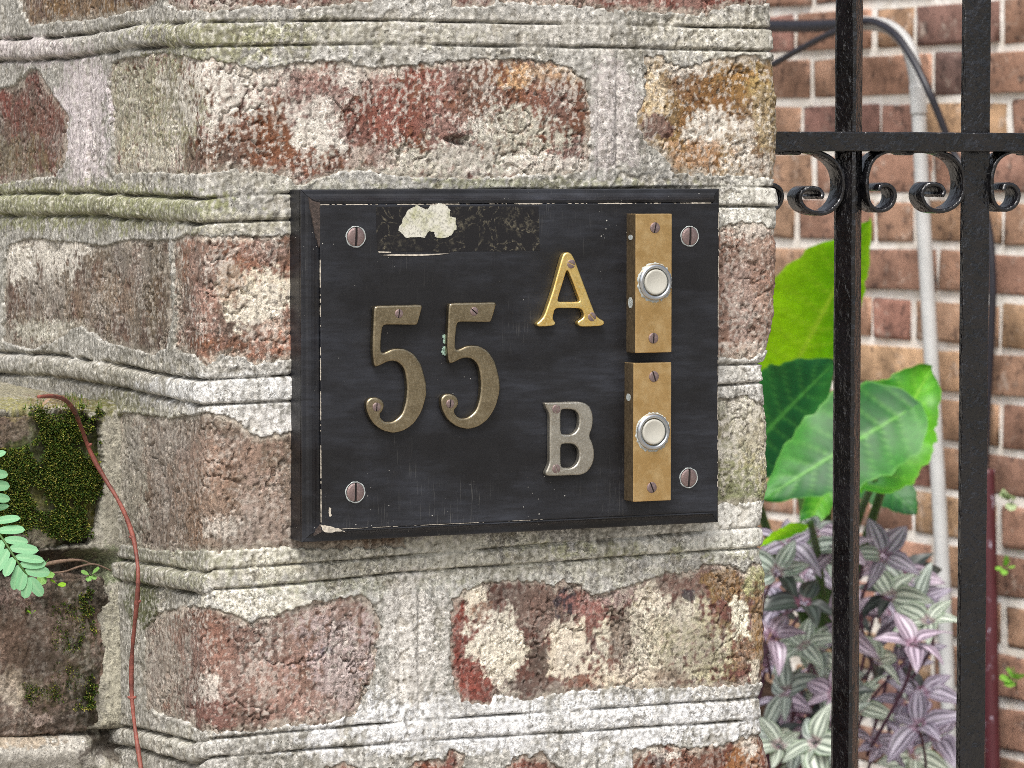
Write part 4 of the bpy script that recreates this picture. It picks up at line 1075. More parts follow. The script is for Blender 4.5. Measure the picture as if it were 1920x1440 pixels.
def build_doorbell(label, tl, br, btn, screws, scratches):
    Dp = 0.0105; n1 = NP + Dp
    x0, z1 = bp(*tl, n1); x1, z0 = bp(*br, n1)
    root = thing('doorbell', label, 'doorbell', group='brass doorbells on the black board')
    o = ORG + DR * x0 + UP * z0
    root.location = o; root.rotation_euler = (0, 0, TH)
    bm = bmesh.new()
    add_box(bm, 0, x1 - x0, -n1, -NP + 0.0005, 0, z1 - z0, 0.0006, 3)
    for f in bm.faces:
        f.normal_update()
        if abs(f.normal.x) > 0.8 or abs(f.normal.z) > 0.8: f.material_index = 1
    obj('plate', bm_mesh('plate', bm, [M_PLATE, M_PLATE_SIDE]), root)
    bx, bz = bp(*btn, n1 + 0.002); bx -= x0; bz -= z0
    bm = bmesh.new()
    lathe(bm, [(0.0100, 0.0005), (0.0098, -0.0006), (0.0092, -0.0017), (0.0085, -0.0022), (0.0077, -0.0020), (0.0071, -0.0010), (0.0069, 0.0)], 48)
    # crust of corrosion creeping out from under the ring
    rs = random.Random(int(btn[1])); V = []
    for k in range(64):
        an = 2 * PI * k / 64; oo = 0.0100 + 0.0008 * rs.random() ** 2 + (0.0008 * rs.random() if math.sin(an) < -0.4 else 0)
        V.append((bm.verts.new((0.0097 * math.cos(an), -0.0008, 0.0097 * math.sin(an))), bm.verts.new((oo * math.cos(an), 0.0001, oo * math.sin(an)))))
    for k in range(64):
        a, b = V[k], V[(k + 1) % 64]
        f = bm.faces.new((a[0], a[1], b[1], b[0])); f.material_index = 1
    bmesh.ops.recalc_face_normals(bm, faces=bm.faces)
    ob = obj('ring', bm_mesh('ring', bm, [M_CHROME, M_CRUST]), root); ob.location = (bx, -n1, bz)
    bm = bmesh.new()
    lathe(bm, [(0.0067, 0.0), (0.0067, -0.0014), (0.0065, -0.0018), (0.0061, -0.0020), (0.0054, -0.0019), (0.0035, -0.0014), (0.0, -0.0012)], 48)
    bmesh.ops.recalc_face_normals(bm, faces=bm.faces)
    ob = obj('button', bm_mesh('button', bm, M_BUTTON), root); ob.location = (bx, -n1, bz)
    for (x, y, a) in screws:
        q = bp(x, y, n1); screw(q[0] - x0, n1, q[1] - z0, 0.0029, a, root)
    # pale paint spots on the left edge of the plate
    for (fz, hgt) in scratches:
        bm = bmesh.new()
        zc = (z1 - z0) * fz
        vs = [bm.verts.new((-0.00012, -n1 + 0.0058 + 0.0026 * math.cos(a), zc + hgt * math.sin(a))) for a in np.linspace(0, 2 * PI, 11)[:-1]]
        f = bm.faces.new(vs); r = bmesh.ops.extrude_face_region(bm, geom=[f])
        for v in r['geom']:
            if isinstance(v, bmesh.types.BMVert): v.co.x = 0.0003
        bmesh.ops.recalc_face_normals(bm, faces=bm.faces)
        obj('paint_spot', bm_mesh('paint_spot', bm, M_CRUST), root)


build_board()
build_doorbell('upper brass doorbell beside letter A with ivory push button', (1192, 401), (1259.5, 660.5), (1231, 529), [(1228, 427, 12), (1225, 634, 3)], [(0.83, 0.0014), (0.36, 0.003)])
build_doorbell('lower brass doorbell beside letter B with ivory push button', (1188, 681), (1258.5, 938), (1227, 810), [(1226, 706, -18), (1222, 914, -22)], [(0.75, 0.002)])

# ------------------------------------------------------------------ the iron gate
GO = CORNER + DR * RLEN + (-NR) * 0.08


def gate_pt(px, py, off=0.0):
    p = hit(px, py, GO + NR * off, NR)
    return float((p - GO) @ DR), float(p[2])


def build_gate():
    root = thing('iron_gate', 'black wrought iron gate with curled scrolls under its rail, beside the pier', 'gate')
    root.location = (GO[0], GO[1], 0); root.rotation_euler = (0, 0, TH)
    xa = gate_pt(1597, 320)[0]; xb = gate_pt(1832, 320)[0]; sp = xb - xa
    zt = gate_pt(1700, 248)[1]; zbm = gate_pt(1700, 284)[1]
    def bar(x, wx, wy, rot, z0, z1, yc=0.004):
        bm = bmesh.new()
        n = 90
        rows = []
        b = min(wx, wy) * 0.12
        shape = [(-wx / 2 + b, -wy / 2), (wx / 2 - b, -wy / 2), (wx / 2, -wy / 2 + b), (wx / 2, wy / 2 - b), (wx / 2 - b, wy / 2), (-wx / 2 + b, wy / 2), (-wx / 2, wy / 2 - b), (-wx / 2, -wy / 2 + b)]
        cr, sr = math.cos(rot), math.sin(rot)
        rs = random.Random(int(x * 1e4))
        for i in range(n + 1):
            z = z0 + (z1 - z0) * i / n; j = 0.00018
            rows.append([bm.verts.new((x + cr * a - sr * c + rs.uniform(-j, j), yc + sr * a + cr * c + rs.uniform(-j, j), z)) for a, c in shape])
        for A, B in zip(rows, rows[1:]):
            for k in range(8): bm.faces.new((A[k], A[(k + 1) % 8], B[(k + 1) % 8], B[k]))
        bm.faces.new(rows[0][::-1]); bm.faces.new(rows[-1])
        obj('bar', bm_mesh('bar', bm, M_IRON), root)
    bar(xa, 0.0130, 0.0130, math.radians(-52), 0.06, 2.25)
    bar(xb, 0.0180, 0.0040, 0, 0.06, 2.25, 0.002)
    bar(xb + sp, 0.0130, 0.0130, math.radians(-52), 0.06, 2.25)
    bar(xb + 2 * sp, 0.0180, 0.0040, 0, 0.06, 2.25, 0.002)
    bar(xb + 3 * sp, 0.0130, 0.0130, math.radians(-52), 0.06, 2.25)
    bar(xb + 4 * sp, 0.0180, 0.0040, 0, 0.06, 2.25, 0.002)
    x0r = gate_pt(1459, 266)[0] - 0.02
    def rail(z0, z1):
        bm = bmesh.new()
        add_box(bm, x0r, xb + 4 * sp + 0.01, -0.0065, 0.0125, z0, z1, 0.0008, 2)
        bmesh.ops.subdivide_edges(bm, edges=[e for e in bm.edges if e.calc_length() > 0.1], cuts=60, use_grid_fill=True)
        rs = random.Random(3)
        for v in bm.verts: v.co += Vector((0, rs.uniform(-1, 1), rs.uniform(-1, 1))) * 0.00016
        obj('rail', bm_mesh('rail', bm, M_IRON), root)
    rail(zbm, zt); rail(0.22, 0.25)
    # scrolls: flat bar bent to a C, rolled at the foot
    right_half = [(1470, 287), (1500, 283), (1527, 283), (1552, 291), (1571, 306), (1582, 326), (1584, 350), (1579, 373), (1566, 391), (1547, 400), (1525, 397), (1510, 387), (1503, 371), (1508, 359), (1520, 353), (1535, 355), (1541, 364), (1538, 371)]
    left_half = [(1715, 288), (1690, 283), (1665, 284), (1645, 295), (1634, 312), (1629, 335), (1629, 360), (1634, 382), (1646, 393), (1660, 394), (1674, 386), (1681, 370), (1678, 355), (1666, 347), (1653, 349), (1650, 357)]
    right_b = [(1700, 288), (1725, 283), (1762, 284), (1788, 294), (1803, 310), (1810, 332), (1810, 356), (1803, 376), (1788, 390), (1768, 396), (1750, 393), (1737, 381), (1732, 365), (1738, 351), (1750, 345), (1764, 349), (1769, 359), (1765, 367)]
    def scroll(pxs, shift, flare):
        P = np.array([gate_pt(x, y, 0.004) for x, y in pxs]); P[:, 0] += shift
        Q = []
        n = len(P)
        for i in range(n - 1):
            p0, p1, p2, p3 = P[max(i - 1, 0)], P[i], P[i + 1], P[min(i + 2, n - 1)]
            for k in range(5):
                t = k / 5
                Q.append(0.5 * ((2 * p1) + (-p0 + p2) * t + (2 * p0 - 5 * p1 + 4 * p2 - p3) * t * t + (-p0 + 3 * p1 - 3 * p2 + p3) * t ** 3))
        Q.append(P[-1]); Q = np.array(Q); m = len(Q)
        T = np.gradient(Q, axis=0); T /= np.linalg.norm(T, axis=1)[:, None]; Nn = np.stack([-T[:, 1], T[:, 0]], 1)
        bm = bmesh.new(); rows = []
        rs = random.Random(len(pxs))
        for i in range(m):
            t = i / (m - 1)
            th = 0.0024 * (1 + 0.1 * t) * (0.55 if i == 0 else 1); dep = 0.017 * (0.85 + flare * sstep(0.75, 1.0, t))
            y0 = -0.004 - (dep - 0.017) * 0.4
            sec = [(-th / 2, y0 + th * .3), (-th / 3, y0), (th / 3, y0), (th / 2, y0 + th * .3), (th / 2, y0 + dep - th * .3), (th / 3, y0 + dep), (-th / 3, y0 + dep), (-th / 2, y0 + dep - th * .3)]
            rows.append([bm.verts.new((Q[i, 0] + Nn[i, 0] * a + rs.uniform(-1, 1) * 0.0001, yy, Q[i, 1] + Nn[i, 1] * a + rs.uniform(-1, 1) * 0.0001)) for a, yy in sec])
        for A, B in zip(rows, rows[1:]):
            for k in range(8):
                f = bm.faces.new((A[k], A[(k + 1) % 8], B[(k + 1) % 8], B[k])); f.smooth = True
        bm.faces.new(rows[0]); bm.faces.new(rows[-1][::-1])
        bmesh.ops.recalc_face_normals(bm, faces=bm.faces)
        obj('scroll', bm_mesh('scroll', bm, M_IRON), root)
    scroll(right_half, 0, 0.45); scroll(left_half, 0, 0.15); scroll(right_b, 0, 0.45)
    scroll(left_half, sp, 0.15); scroll(right_b, sp, 0.45); scroll(left_half, 2 * sp, .15); scroll(right_b, 2 * sp, 0.45); scroll(left_half, 3 * sp, .15); scroll(right_b, 3 * sp, 0.45)
    scroll(left_half, -(gate_pt(1660, 370)[0] - gate_pt(1448, 370)[0]), 0.15)


build_gate()

# ------------------------------------------------------------------ the brick wall of the passage behind
B0 = np.array([0.605, 5.7, 0.0])
DB = np.array([0.5, -math.sqrt(3) / 2, 0]); NBk = np.array([-math.sqrt(3) / 2, -0.5, 0])


def wall_pt(px, py, off=0.0):
    return hit(px, py, B0 + NBk * off, NBk)


def m_bgbrick():
    k = NT('garden_wall_brick'); v = k.coord()
    rnd = k.n('ObjectInfo').outputs['Random']
    c = k.ramp(rnd, [(0.0, C(164, 134, 110)), (0.22, C(170, 132, 112)), (0.42, C(148, 114, 98)), (0.6, C(180, 148, 116)), (0.78, C(146, 110, 100)), (0.9, C(118, 98, 92)), (1.0, C(172, 122, 104))])
    off = k.n('VectorMath', {0: v, 1: (0, 0, 0)}, operation='ADD')
    k.link(k.n('CombineXYZ', {0: k.math('MULTIPLY', rnd, 37.0), 1: k.math('MULTIPLY', rnd, 11.0)}).outputs[0], off.inputs[1])
    vv = off.outputs[0]
    big = k.ramp(k.noise(vv, 16, 5, 0.65), [(0.3, 0.5), (0.7, 1.4)])
    c = k.mix(1.0, c, big, 'MULTIPLY')
    dk = k.ramp(k.noise(vv, 48, 4, 0.7), [(0.54, 0.0), (0.66, 1.0)])
    c = k.mix(k.math('MULTIPLY', dk, 0.75), c, C(62, 50, 48))
    lt = k.ramp(k.noise(k.n('VectorMath', {0: vv, 1: (3, 5, 1)}, operation='ADD').outputs[0], 30, 5, 0.75), [(0.56, 0.0), (0.68, 1.0)])
    c = k.mix(k.math('MULTIPLY', lt, 0.6), c, C(206, 190, 176))
    k.base(c); k.setp(Roughness=0.95, Specular_IOR_Level=0.2); k.bump(k.noise(vv, 120, 5, 0.7), 0.5, 0.004)
    return k.m


def build_passage_wall():
    root = thing('garden_wall', 'long red brown brick wall with pale joints running back behind the iron gate', 'brick wall', tuple(B0), math.atan2(DB[1], DB[0]))
    M = m_bgbrick()
    k = NT('pale_joint_mortar'); v = k.coord()
    k.base(k.mix(k.ramp(k.noise(v, 22, 5, 0.65), [(0.35, 0), (0.66, 1)]), C(216, 208, 196), C(248, 244, 238)))
    k.setp(Roughness=0.95, Specular_IOR_Level=0.2); k.bump(k.noise(v, 90, 4), 0.5, 0.004)
    bm = bmesh.new()
    x0, x1, PIT = -4.6, 2.7, 0.079
    bmesh.ops.create_grid(bm, x_segments=1, y_segments=1, size=0.5)
    bm.clear()
    add_box(bm, x0, x1, 0.003, 0.22, 0, 2.6)
    obj('mortar', bm_mesh('mortar', bm, k.m), root)
    rs = random.Random(12)
    def brick_mesh(L, seed):
        bm = bmesh.new()
        add_box(bm, -L / 2, L / 2, -0.002, 0.08, -0.0320, 0.0320)
        fr = [e for e in bm.edges]
        bmesh.ops.bevel(bm, geom=[e for e in bm.edges if all(v.co.y < 0.01 for v in e.verts)], offset=0.005, segments=2, affect='EDGES', profile=0.5)
        r = random.Random(seed)
        for v in bm.verts:
            v.co.x += r.uniform(-1, 1) * 0.0032; v.co.z += r.uniform(-1, 1) * 0.0030; v.co.y += r.uniform(-1, 1) * 0.0015
        return bm_mesh('brick', bm, M, smooth=True)
    S = [brick_mesh(0.209, i) for i in range(5)]; H = [brick_mesh(0.099, 50 + i) for i in range(5)]
    nrow = 33
    # only the stretch near the gate has bricks of its own; the far ends are one joined piece
    far = bmesh.new(); cnt = 0
    for r in range(nrow):
        z = 0.045 + r * PIT; x = x0 + 0.12 + (0.0 if r % 2 else -0.1635 + rs.uniform(-.01, .01)) + rs.uniform(-0.01, 0.01)
        kx = 0
        while x < x1 - 0.05:
            isS = kx % 2 == 0
            L = 0.212 if isS else 0.102
            xc = x + L / 2; x += L + 0.0125; kx += 1
            if xc - L / 2 < x0: continue
            me = rs.choice(S if isS else H)
            if -0.58 < xc < 0.62 and 0.33 < z < 2.25:
                o = obj('brick', me, root); cnt += 1
                o.location = (xc + rs.uniform(-.002, .002), rs.uniform(-0.004, 0.003), z + rs.uniform(-.002, .002)); o.rotation_euler = (rs.uniform(-.03, .03), rs.uniform(-.018, .018), rs.uniform(-.02, .02))
            else:
                add_box(far, xc - L / 2, xc + L / 2, -0.002 + rs.uniform(-.003, .003), 0.05, z - 0.0325, z + 0.0325)
    obj('brickwork', bm_mesh('brickwork', far, M), root, kind='stuff')


build_passage_wall()

# ------------------------------------------------------------------ pipes and cables on that wall
M_CONDUIT = m_plain('grey_plastic_conduit', C(180, 181, 180), 0.45, sc=14, var=0.14, bump=0.03)
M_CABLE = m_plain('black_cable', C(36, 36, 44), 0.4, sc=40, var=0.2, bump=0.03)
k = NT('maroon_pipe_paint'); v = k.coord()
k.base(k.mix(k.math('MULTIPLY', k.ramp(k.noise(k.mapping(v, (45, 45, 18)), 1.0, 4, 0.7), [(0.60, 0), (0.66, 1)]), 0.85), C(78, 34, 40), C(196, 188, 206)))
k.setp(Roughness=0.5); M_MAROON = k.m


def wtube(name, pts, rad, mat, label, cat, group=None, off=0.05, nseg=12):
    W3 = [wall_pt(p[0], p[1], p[2] if len(p) > 2 else off) for p in pts]
    o3 = W3[-1]
    o = tube(name, W3, rad, mat, nseg, 8, None, origin=o3)
    o.location = o3
    tag(o, label, cat, group)
    return o


wtube('conduit_pipe', [(1585, 44), (1630, 44), (1668, 52), (1698, 80), (1714, 125), (1721, 180), (1725, 260), (1731, 400), (1742, 600), (1753, 800), (1764, 1000), (1773, 1200), (1781, 1400), (1788, 1560)], 0.0118, M_CONDUIT, 'pale grey plastic conduit bending at the top and running down the brick wall', 'conduit', nseg=16)
cp = bpy.data.objects['conduit_pipe']
_c = wall_pt(1722, 190, 0.05)
_cl = tube('coupling', [wall_pt(1720, 160, 0.05), wall_pt(1722, 190, 0.05), wall_pt(1723, 215, 0.05)], 0.0134, M_CONDUIT, 16, 4, cp, origin=cp.location)
wtube('black_hose', [(1300, 50), (1440, 49), (1520, 49), (1590, 46), (1620, 45)], 0.0105, M_CABLE, 'thick black hose running level behind the pier, above the thin slanting cable', 'hose', off=0.05)
wtube('slanting_cable', [(1300, 190), (1440, 125), (1500, 92), (1560, 62), (1610, 47)], 0.0055, M_CABLE, 'thin black cable slanting upward behind the first gate bar', 'cable', off=0.085)
wtube('hanging_cable', [(1600, 40, .07), (1642, 42, .075), (1680, 66, .078), (1712, 112, .078), (1740, 168, .075), (1762, 220, .06), (1790, 290, .04), (1826, 350, .03), (1852, 420, .02), (1861, 520, .02), (1858, 640, .02), (1851, 760, .02), (1846, 900, .02)], 0.0062, M_CABLE, 'black cable following the conduit bend, then hanging behind the second gate bar', 'cable')
wtube('maroon_pipe', [(1850, 880), (1853, 1000), (1856, 1150), (1858, 1300), (1862, 1500)], 0.0125, M_MAROON, 'dark maroon pipe streaked with pale drips behind the second gate bar', 'pipe', off=0.04)

# ------------------------------------------------------------------ planting behind the gate
k = NT('dark_soil'); v = k.coord()
k.base(k.mix(k.ramp(k.noise(v, 30, 6, 0.7), [(0.4, 0), (0.65, 1)]), C(38, 30, 26), C(70, 56, 46))); k.setp(Roughness=1.0, Specular_IOR_Level=0.1); k.bump(k.noise(v, 90, 5, 0.7), 0.8, 0.01)
M_SOIL = k.m


def build_soil():
    gx, gy = np.linspace(-0.6, 1.3, 90), np.linspace(3.6, 7.4, 130)
    X, Y = np.meshgrid(gx, gy, indexing='ij')
    d = ((X - B0[0]) * NBk[0] + (Y - B0[1]) * NBk[1])                # distance in front of the passage wall
    al = (X - B0[0]) * DB[0] + (Y - B0[1]) * DB[1]
    H = 0.62 * np.exp(-(np.abs(X - 0.26) / 0.36) ** 2.6 - (np.abs(Y - 5.15) / 0.95) ** 2.6) + 0.22 * np.exp(-((X - 0.55) / 0.5) ** 2 - ((Y - 5.0) / 1.3) ** 2)
    H = H + 0.07 * fbm(X.ravel(), Y.ravel(), 0.16, 5, 401).reshape(X.shape) * np.clip(H * 6, 0, 1) - 0.02
    V = np.stack([X.ravel(), Y.ravel(), H.ravel()], 1)
    o = obj('soil', mesh_from('soil', V, grid_faces(90, 130), M_SOIL)); o['kind'] = 'structure'


build_soil()
M_ELE = m_leafy('large_leaf', rough=0.38, trans=0.5, spec=0.4)
M_SPI = m_leafy('striped_leaf', rough=0.4, trans=0.25, spec=0.5)
M_FERN = m_leafy('fern_leaf', rough=0.6, trans=0.3, spec=0.25)
M_STEMG = m_plain('green_stalk', C(60, 92, 36), 0.5, sc=40)
M_STEMP = m_plain('purple_stalk', C(96, 62, 84), 0.5, sc=60)


def big_leaf(base, tip, wl, wr, cols, parent, org, wave=0.05, fold=0.12, droop=0.1, seed=0, lobes=9, face=(0, -1, 0.15), name='leaf'):
    """One broad leaf with a midrib, side veins and a wavy margin."""
    b, t = at(*base), at(*tip)
    L = np.linalg.norm(t - b); ax = (t - b) / L
    nrm = np.array(face, float); nrm -= ax * (nrm @ ax); nrm /= np.linalg.norm(nrm)
    sd2 = np.cross(ax, nrm)                                     # to one side
    mpx = base[2] / FPX
    nu, nv = 41, 31
    V, CC = [], []
    rs = np.random.RandomState(seed); ph = rs.uniform(0, 6, 4)
    lo, mid, vein = cols
    for i in range(nu):
        tt = i / (nu - 1)
        prof = (math.sin(PI * min(1, tt ** 0.62)) ** 0.75) if 0 < tt < 1 else 0.0
        for j in range(nv):
            s = -1 + 2 * j / (nv - 1)
            wd = (wl if s < 0 else wr) * mpx * prof
            edge = 1 + 0.045 * math.sin(tt * lobes * 1.1 * PI + ph[0]) * abs(s) + 0.03 * math.sin(tt * lobes * 2.3 * PI + ph[1] + (s > 0)) * abs(s)
            back = -0.10 * L * abs(s) * (1 - tt) ** 3                 # lobes reach behind the stalk
            z = fold * wd * abs(s) * 0.9 - droop * L * (tt - 0.3) ** 2 + wave * L * 0.35 * abs(s) ** 2 * math.sin(tt * 5 * PI + ph[2] + (0 if s < 0 else 1.7))
            vv = (tt * 8.5 - abs(s) * 1.3) % 1.0
            z -= 0.006 * L * math.exp(-((vv - 0.5) / 0.14) ** 2) * (1 - abs(s)) - 0.004 * L * math.exp(-(s / 0.05) ** 2)
            p = b + ax * (tt * L + back) + sd2 * s * wd * edge + nrm * z
            V.append(p - org)
            vn = max(math.exp(-(s / 0.045) ** 2), 0.55 * math.exp(-((vv - 0.5) / 0.09) ** 2) * (1 - abs(s) * 0.6), 0.7 * sstep(0.93, 1.0, abs(s)))
            g = 0.5 + 0.5 * math.sin(tt * 4 + s * 2 + ph[3])
            c = lo * (1 - g) + mid * g
            CC.append(c * (1 - vn) + vein * vn)
    me = mesh_from(name, np.array(V), grid_faces(nu, nv), M_ELE, np.array(CC))
    return obj(name, me, parent)


def build_elephant_ear():
    o3 = at(1530, 1240, 4.4)
    root = thing('elephant_ear_plant', 'elephant ear plant with broad bright green leaves behind the first gate bar', 'plant', tuple(o3))
    YG = (C(112, 190, 14), C(160, 224, 24), C(180, 228, 56)); DG = (C(20, 84, 40), C(44, 118, 48), C(76, 150, 64)); MG = (C(28, 102, 38), C(66, 148, 48), C(116, 190, 82)); LG = (C(40, 118, 34), C(100, 184, 44), C(140, 206, 74))
    big_leaf((1486, 696, 4.45), (1628, 428, 4.25), 128, 64, YG, root, o3, seed=1, fold=0.05, face=(0.1, -1, 0.1), wave=0.07)
    big_leaf((1400, 850, 4.2), (1560, 678, 4.1), 100, 84, DG, root, o3, seed=2, face=(-0.1, -1, 0.5))
    big_leaf((1630, 900, 4.2), (1752, 682, 4.3), 108, 78, LG, root, o3, seed=4, fold=0.2, face=(0.2, -1, 0.5), wave=0.12, lobes=12)
    big_leaf((1700, 770, 4.05), (1432, 930, 4.0), 92, 100, MG, root, o3, seed=3, face=(0, -1, 0.6), fold=0.08)
    big_leaf((1600, 860, 4.5), (1720, 960, 4.45), 60, 60, DG, root, o3, seed=5, face=(0, -1, 0.7))
    big_leaf((1560, 900, 4.45), (1500, 1010, 4.4), 26, 30, LG, root, o3, seed=6)
    big_leaf((1505, 985, 4.1), (1425, 1018, 4.05), 17, 14, YG, root, o3, seed=7, face=(0, -1, 1.2))
    for (a, m, c) in (((1488, 688, 4.45), (1500, 900, 4.5), (1540, 1180, 4.5)), ((1402, 850, 4.2), (1440, 1000, 4.35), (1530, 1200, 4.5)), ((1640, 898, 4.2), (1600, 1000, 4.4), (1550, 1200, 4.5)), ((1698, 771, 4.06), (1640, 960, 4.35), (1560, 1210, 4.5)), ((1558, 905, 4.45), (1550, 1000, 4.5), (1545, 1200, 4.5)), ((1600, 862, 4.5), (1575, 1000, 4.5), (1550, 1200, 4.55)), ((1520, 980, 4.1), (1535, 1060, 4.3), (1545, 1200, 4.5))):
        tube('stalk', [at(*a), at(*m), at(*c)], [0.004, 0.006, 0.009], M_STEMG, 8, 8, root, origin=o3)


def build_spiderwort():
    rs = np.random.RandomState(21)
    o3 = at(1560, 1500, 4.5)
    root = thing('spiderwort_plant', 'trailing spiderwort with silver and purple striped leaves below the elephant ear', 'plant', tuple(o3))
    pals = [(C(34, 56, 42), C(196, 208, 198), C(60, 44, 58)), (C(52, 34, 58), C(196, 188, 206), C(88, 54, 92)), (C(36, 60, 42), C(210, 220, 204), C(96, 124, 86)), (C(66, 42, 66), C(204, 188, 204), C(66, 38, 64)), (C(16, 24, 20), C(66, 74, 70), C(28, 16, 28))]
    meshes = []
    for pi, (mid, silver, edge) in enumerate(pals):
        nu, nv = 13, 11; V, CC = [], []
        for i in range(nu):
            t = i / (nu - 1); wd = 0.265 * (math.sin(PI * t ** 0.74) ** 0.85 if 0 < t < 1 else 0.0) + (0.03 if i == 0 else 0)
            for j in range(nv):
                s = -1 + 2 * j / (nv - 1)
                V.append((s * wd, t, 0.10 * abs(s) * wd * 4 - 0.42 * t * t + 0.02 * math.sin(t * 9 + s * 2)))
                a = abs(s)
                c = mid if a < 0.14 else silver if a < 0.52 else mid * 0.9 if a < 0.68 else silver * 0.85 if a < 0.84 else edge
                if t < 0.10: c = c * 0.55 + C(140, 70, 104) * 0.45
                CC.append(c)
        meshes.append(mesh_from('leaf', np.array(V), grid_faces(nu, nv), M_SPI, np.array(CC)))
    hand = [(1470, 1020, 4.15, 1), (1525, 1005, 4.2, 0), (1590, 1030, 4.25, 3), (1655, 1045, 4.3, 1), (1455, 1075, 4.1, 0), (1720, 1130, 4.6, 1), (1700, 1165, 4.5, 1), (1675, 1160, 4.5, 3), (1510, 1215, 4.2, 2), (1525, 1225, 4.25, 2), (1690, 1245, 4.5, 1), (1640, 1245, 4.4, 2), (1700, 1320, 4.6, 1), (1755, 1385, 4.5, 1), (1530, 1395, 4.1, 2), (1710, 1420, 4.4, 2), (1480, 1300, 4.25, 0), (1500, 1070, 4.4, 1), (1545, 1050, 4.5, 1), (1640, 1060, 4.6, 3), (1460, 1140, 4.4, 1), (1610, 1330, 4.3, 2), (1640, 1400, 4.3, 1), (1460, 1400, 4.15, 2), (1715, 1080, 4.8, 1), (1650, 1110, 4.7, 1), (1590, 1150, 4.5, 3)]
    n = 0
    spots = list(hand)
    while len(spots) < 53:
        x = rs.uniform(1415, 1800); y = rs.uniform(1000, 1500)
        top = np.interp(x, [1420, 1550, 1650, 1760, 1800], [1000, 1000, 1040, 1080, 1300])
        if y < top: continue
        if x > 1640 and rs.rand() < 0.62: continue
        spots.append((x, y, rs.uniform(4.0, 4.9), int(rs.randint(0, 5))))
    for (x, y, Yd, pk) in spots:
        c = at(x, y, Yd)
        nl = 6 if n < 150 else 5
        axis = np.array([rs.uniform(-.6, .5), -0.55, rs.uniform(0.25, 1.0)]); axis /= np.linalg.norm(axis)
        e1 = np.cross(axis, [0, 0, 1.0]); e1 /= np.linalg.norm(e1); e2 = np.cross(axis, e1)
        ph = rs.uniform(0, 6)
        for q in range(nl):
            an = ph + q * 2.4 * (1 if nl == 6 else 1.0)
            d = math.cos(an) * e1 + math.sin(an) * e2 + axis * rs.uniform(0.05, 0.75); d /= np.linalg.norm(d)
            up = axis - d * (axis @ d) + rs.normal(0, .15, 3); up -= d * (up @ d); up /= np.linalg.norm(up)
            sx = np.cross(d, up)
            Lf = rs.uniform(0.036, 0.058) * (0.8 if q > 3 else 1)
            wsc = rs.uniform(0.85, 1.15)
            o = obj('leaf', meshes[(4 if Yd > 4.6 and rs.rand() < .6 else pk) if rs.rand() < 0.8 else int(rs.randint(0, 5))], root)  # last palette: shade of the gaps painted into many rear leaves
            p = c + d * 0.004 - o3
            o.matrix_local = Matrix(((sx[0] * Lf * wsc, d[0] * Lf, up[0] * Lf, p[0]), (sx[1] * Lf * wsc, d[1] * Lf, up[1] * Lf, p[1]), (sx[2] * Lf * wsc, d[2] * Lf, up[2] * Lf, p[2]), (0, 0, 0, 1)))
            n += 1
        e = at(x + rs.uniform(-60, 20) - 25, y + rs.uniform(120, 260), Yd + rs.uniform(0.1, 0.4))
        m = (c + e) / 2 + np.array([rs.uniform(-.03, .03), -0.02, 0.02])
        tube('stem', [c - o3, m - o3, e - o3], [0.0016, 0.0022, 0.0024], M_STEMP, 6, 6, root)


build_elephant_ear(); build_spiderwort()

# seedlings growing in the joints of the passage wall
def leaflet_mesh(name, col, edge, wid=0.3, nu=9, nv=7, round_=True, mat=None):
    V, CC = [], []
    for i in range(nu):
        t = i / (nu - 1)
        wd = wid * (math.sqrt(max(0, 1 - abs(2 * t - 1) ** (3.2 if round_ else 2.2)))) * (0.8 + 0.2 * t)
        for j in range(nv):
            s = -1 + 2 * j / (nv - 1)
            V.append((s * wd, t, 0.10 * abs(s) * wd * 2 - 0.10 * t * t))
            CC.append(col * (1 - 0.35 * math.exp(-(s / 0.16) ** 2)) + edge * 0.35 * math.exp(-(s / 0.16) ** 2))
    return mesh_from(name, np.array(V), grid_faces(nu, nv), mat or M_FERN, np.array(CC))


LM_SEED = leaflet_mesh('leaf', C(128, 184, 70), C(176, 210, 120), 0.36)
LM_PALE = leaflet_mesh('leaf', C(176, 196, 150), C(200, 214, 180), 0.36)


def seedling(name, label, pos, leaves, me, group=None, stalk_to=None):
    root = thing(name, label, 'seedling', tuple(pos), group=group)
    for (d, L, roll) in leaves:
        d = np.array(d, float); d /= np.linalg.norm(d)
        up = np.array([0.1, -0.55, 0.8]); up -= d * (up @ d); up /= np.linalg.norm(up); sx = np.cross(d, up)
        o = obj('leaf', me, root)
        st = d * L * 0.25
        o.matrix_local = Matrix(((sx[0] * L, d[0] * L, up[0] * L, st[0]), (sx[1] * L, d[1] * L, up[1] * L, st[1]), (sx[2] * L, d[2] * L, up[2] * L, st[2]), (0, 0, 0, 1)))
    tl = np.array(stalk_to) - np.array(pos) if stalk_to is not None else np.array([0.0, 0.004, -0.012])
    L0 = max(l[1] for l in leaves)
    tube('stem', [np.zeros(3), tl * 0.5 + np.array([0, 0, L0 * .1]), tl], L0 * 0.06, M_STEMG, 6, 5, root)
    return root


def wall_seed(px, py, L, me, lab, seed):
    rs = np.random.RandomState(seed); p = wall_pt(px, py, 0.03)
    seedling('wall_seedling', lab, p, [((rs.uniform(-1, 1), -0.5, rs.uniform(-.2, 1)), L * rs.uniform(.8, 1.1), 0) for _ in range(5)], me, 'seedlings growing on the garden wall', stalk_to=wall_pt(px, py + 14, 0.0))


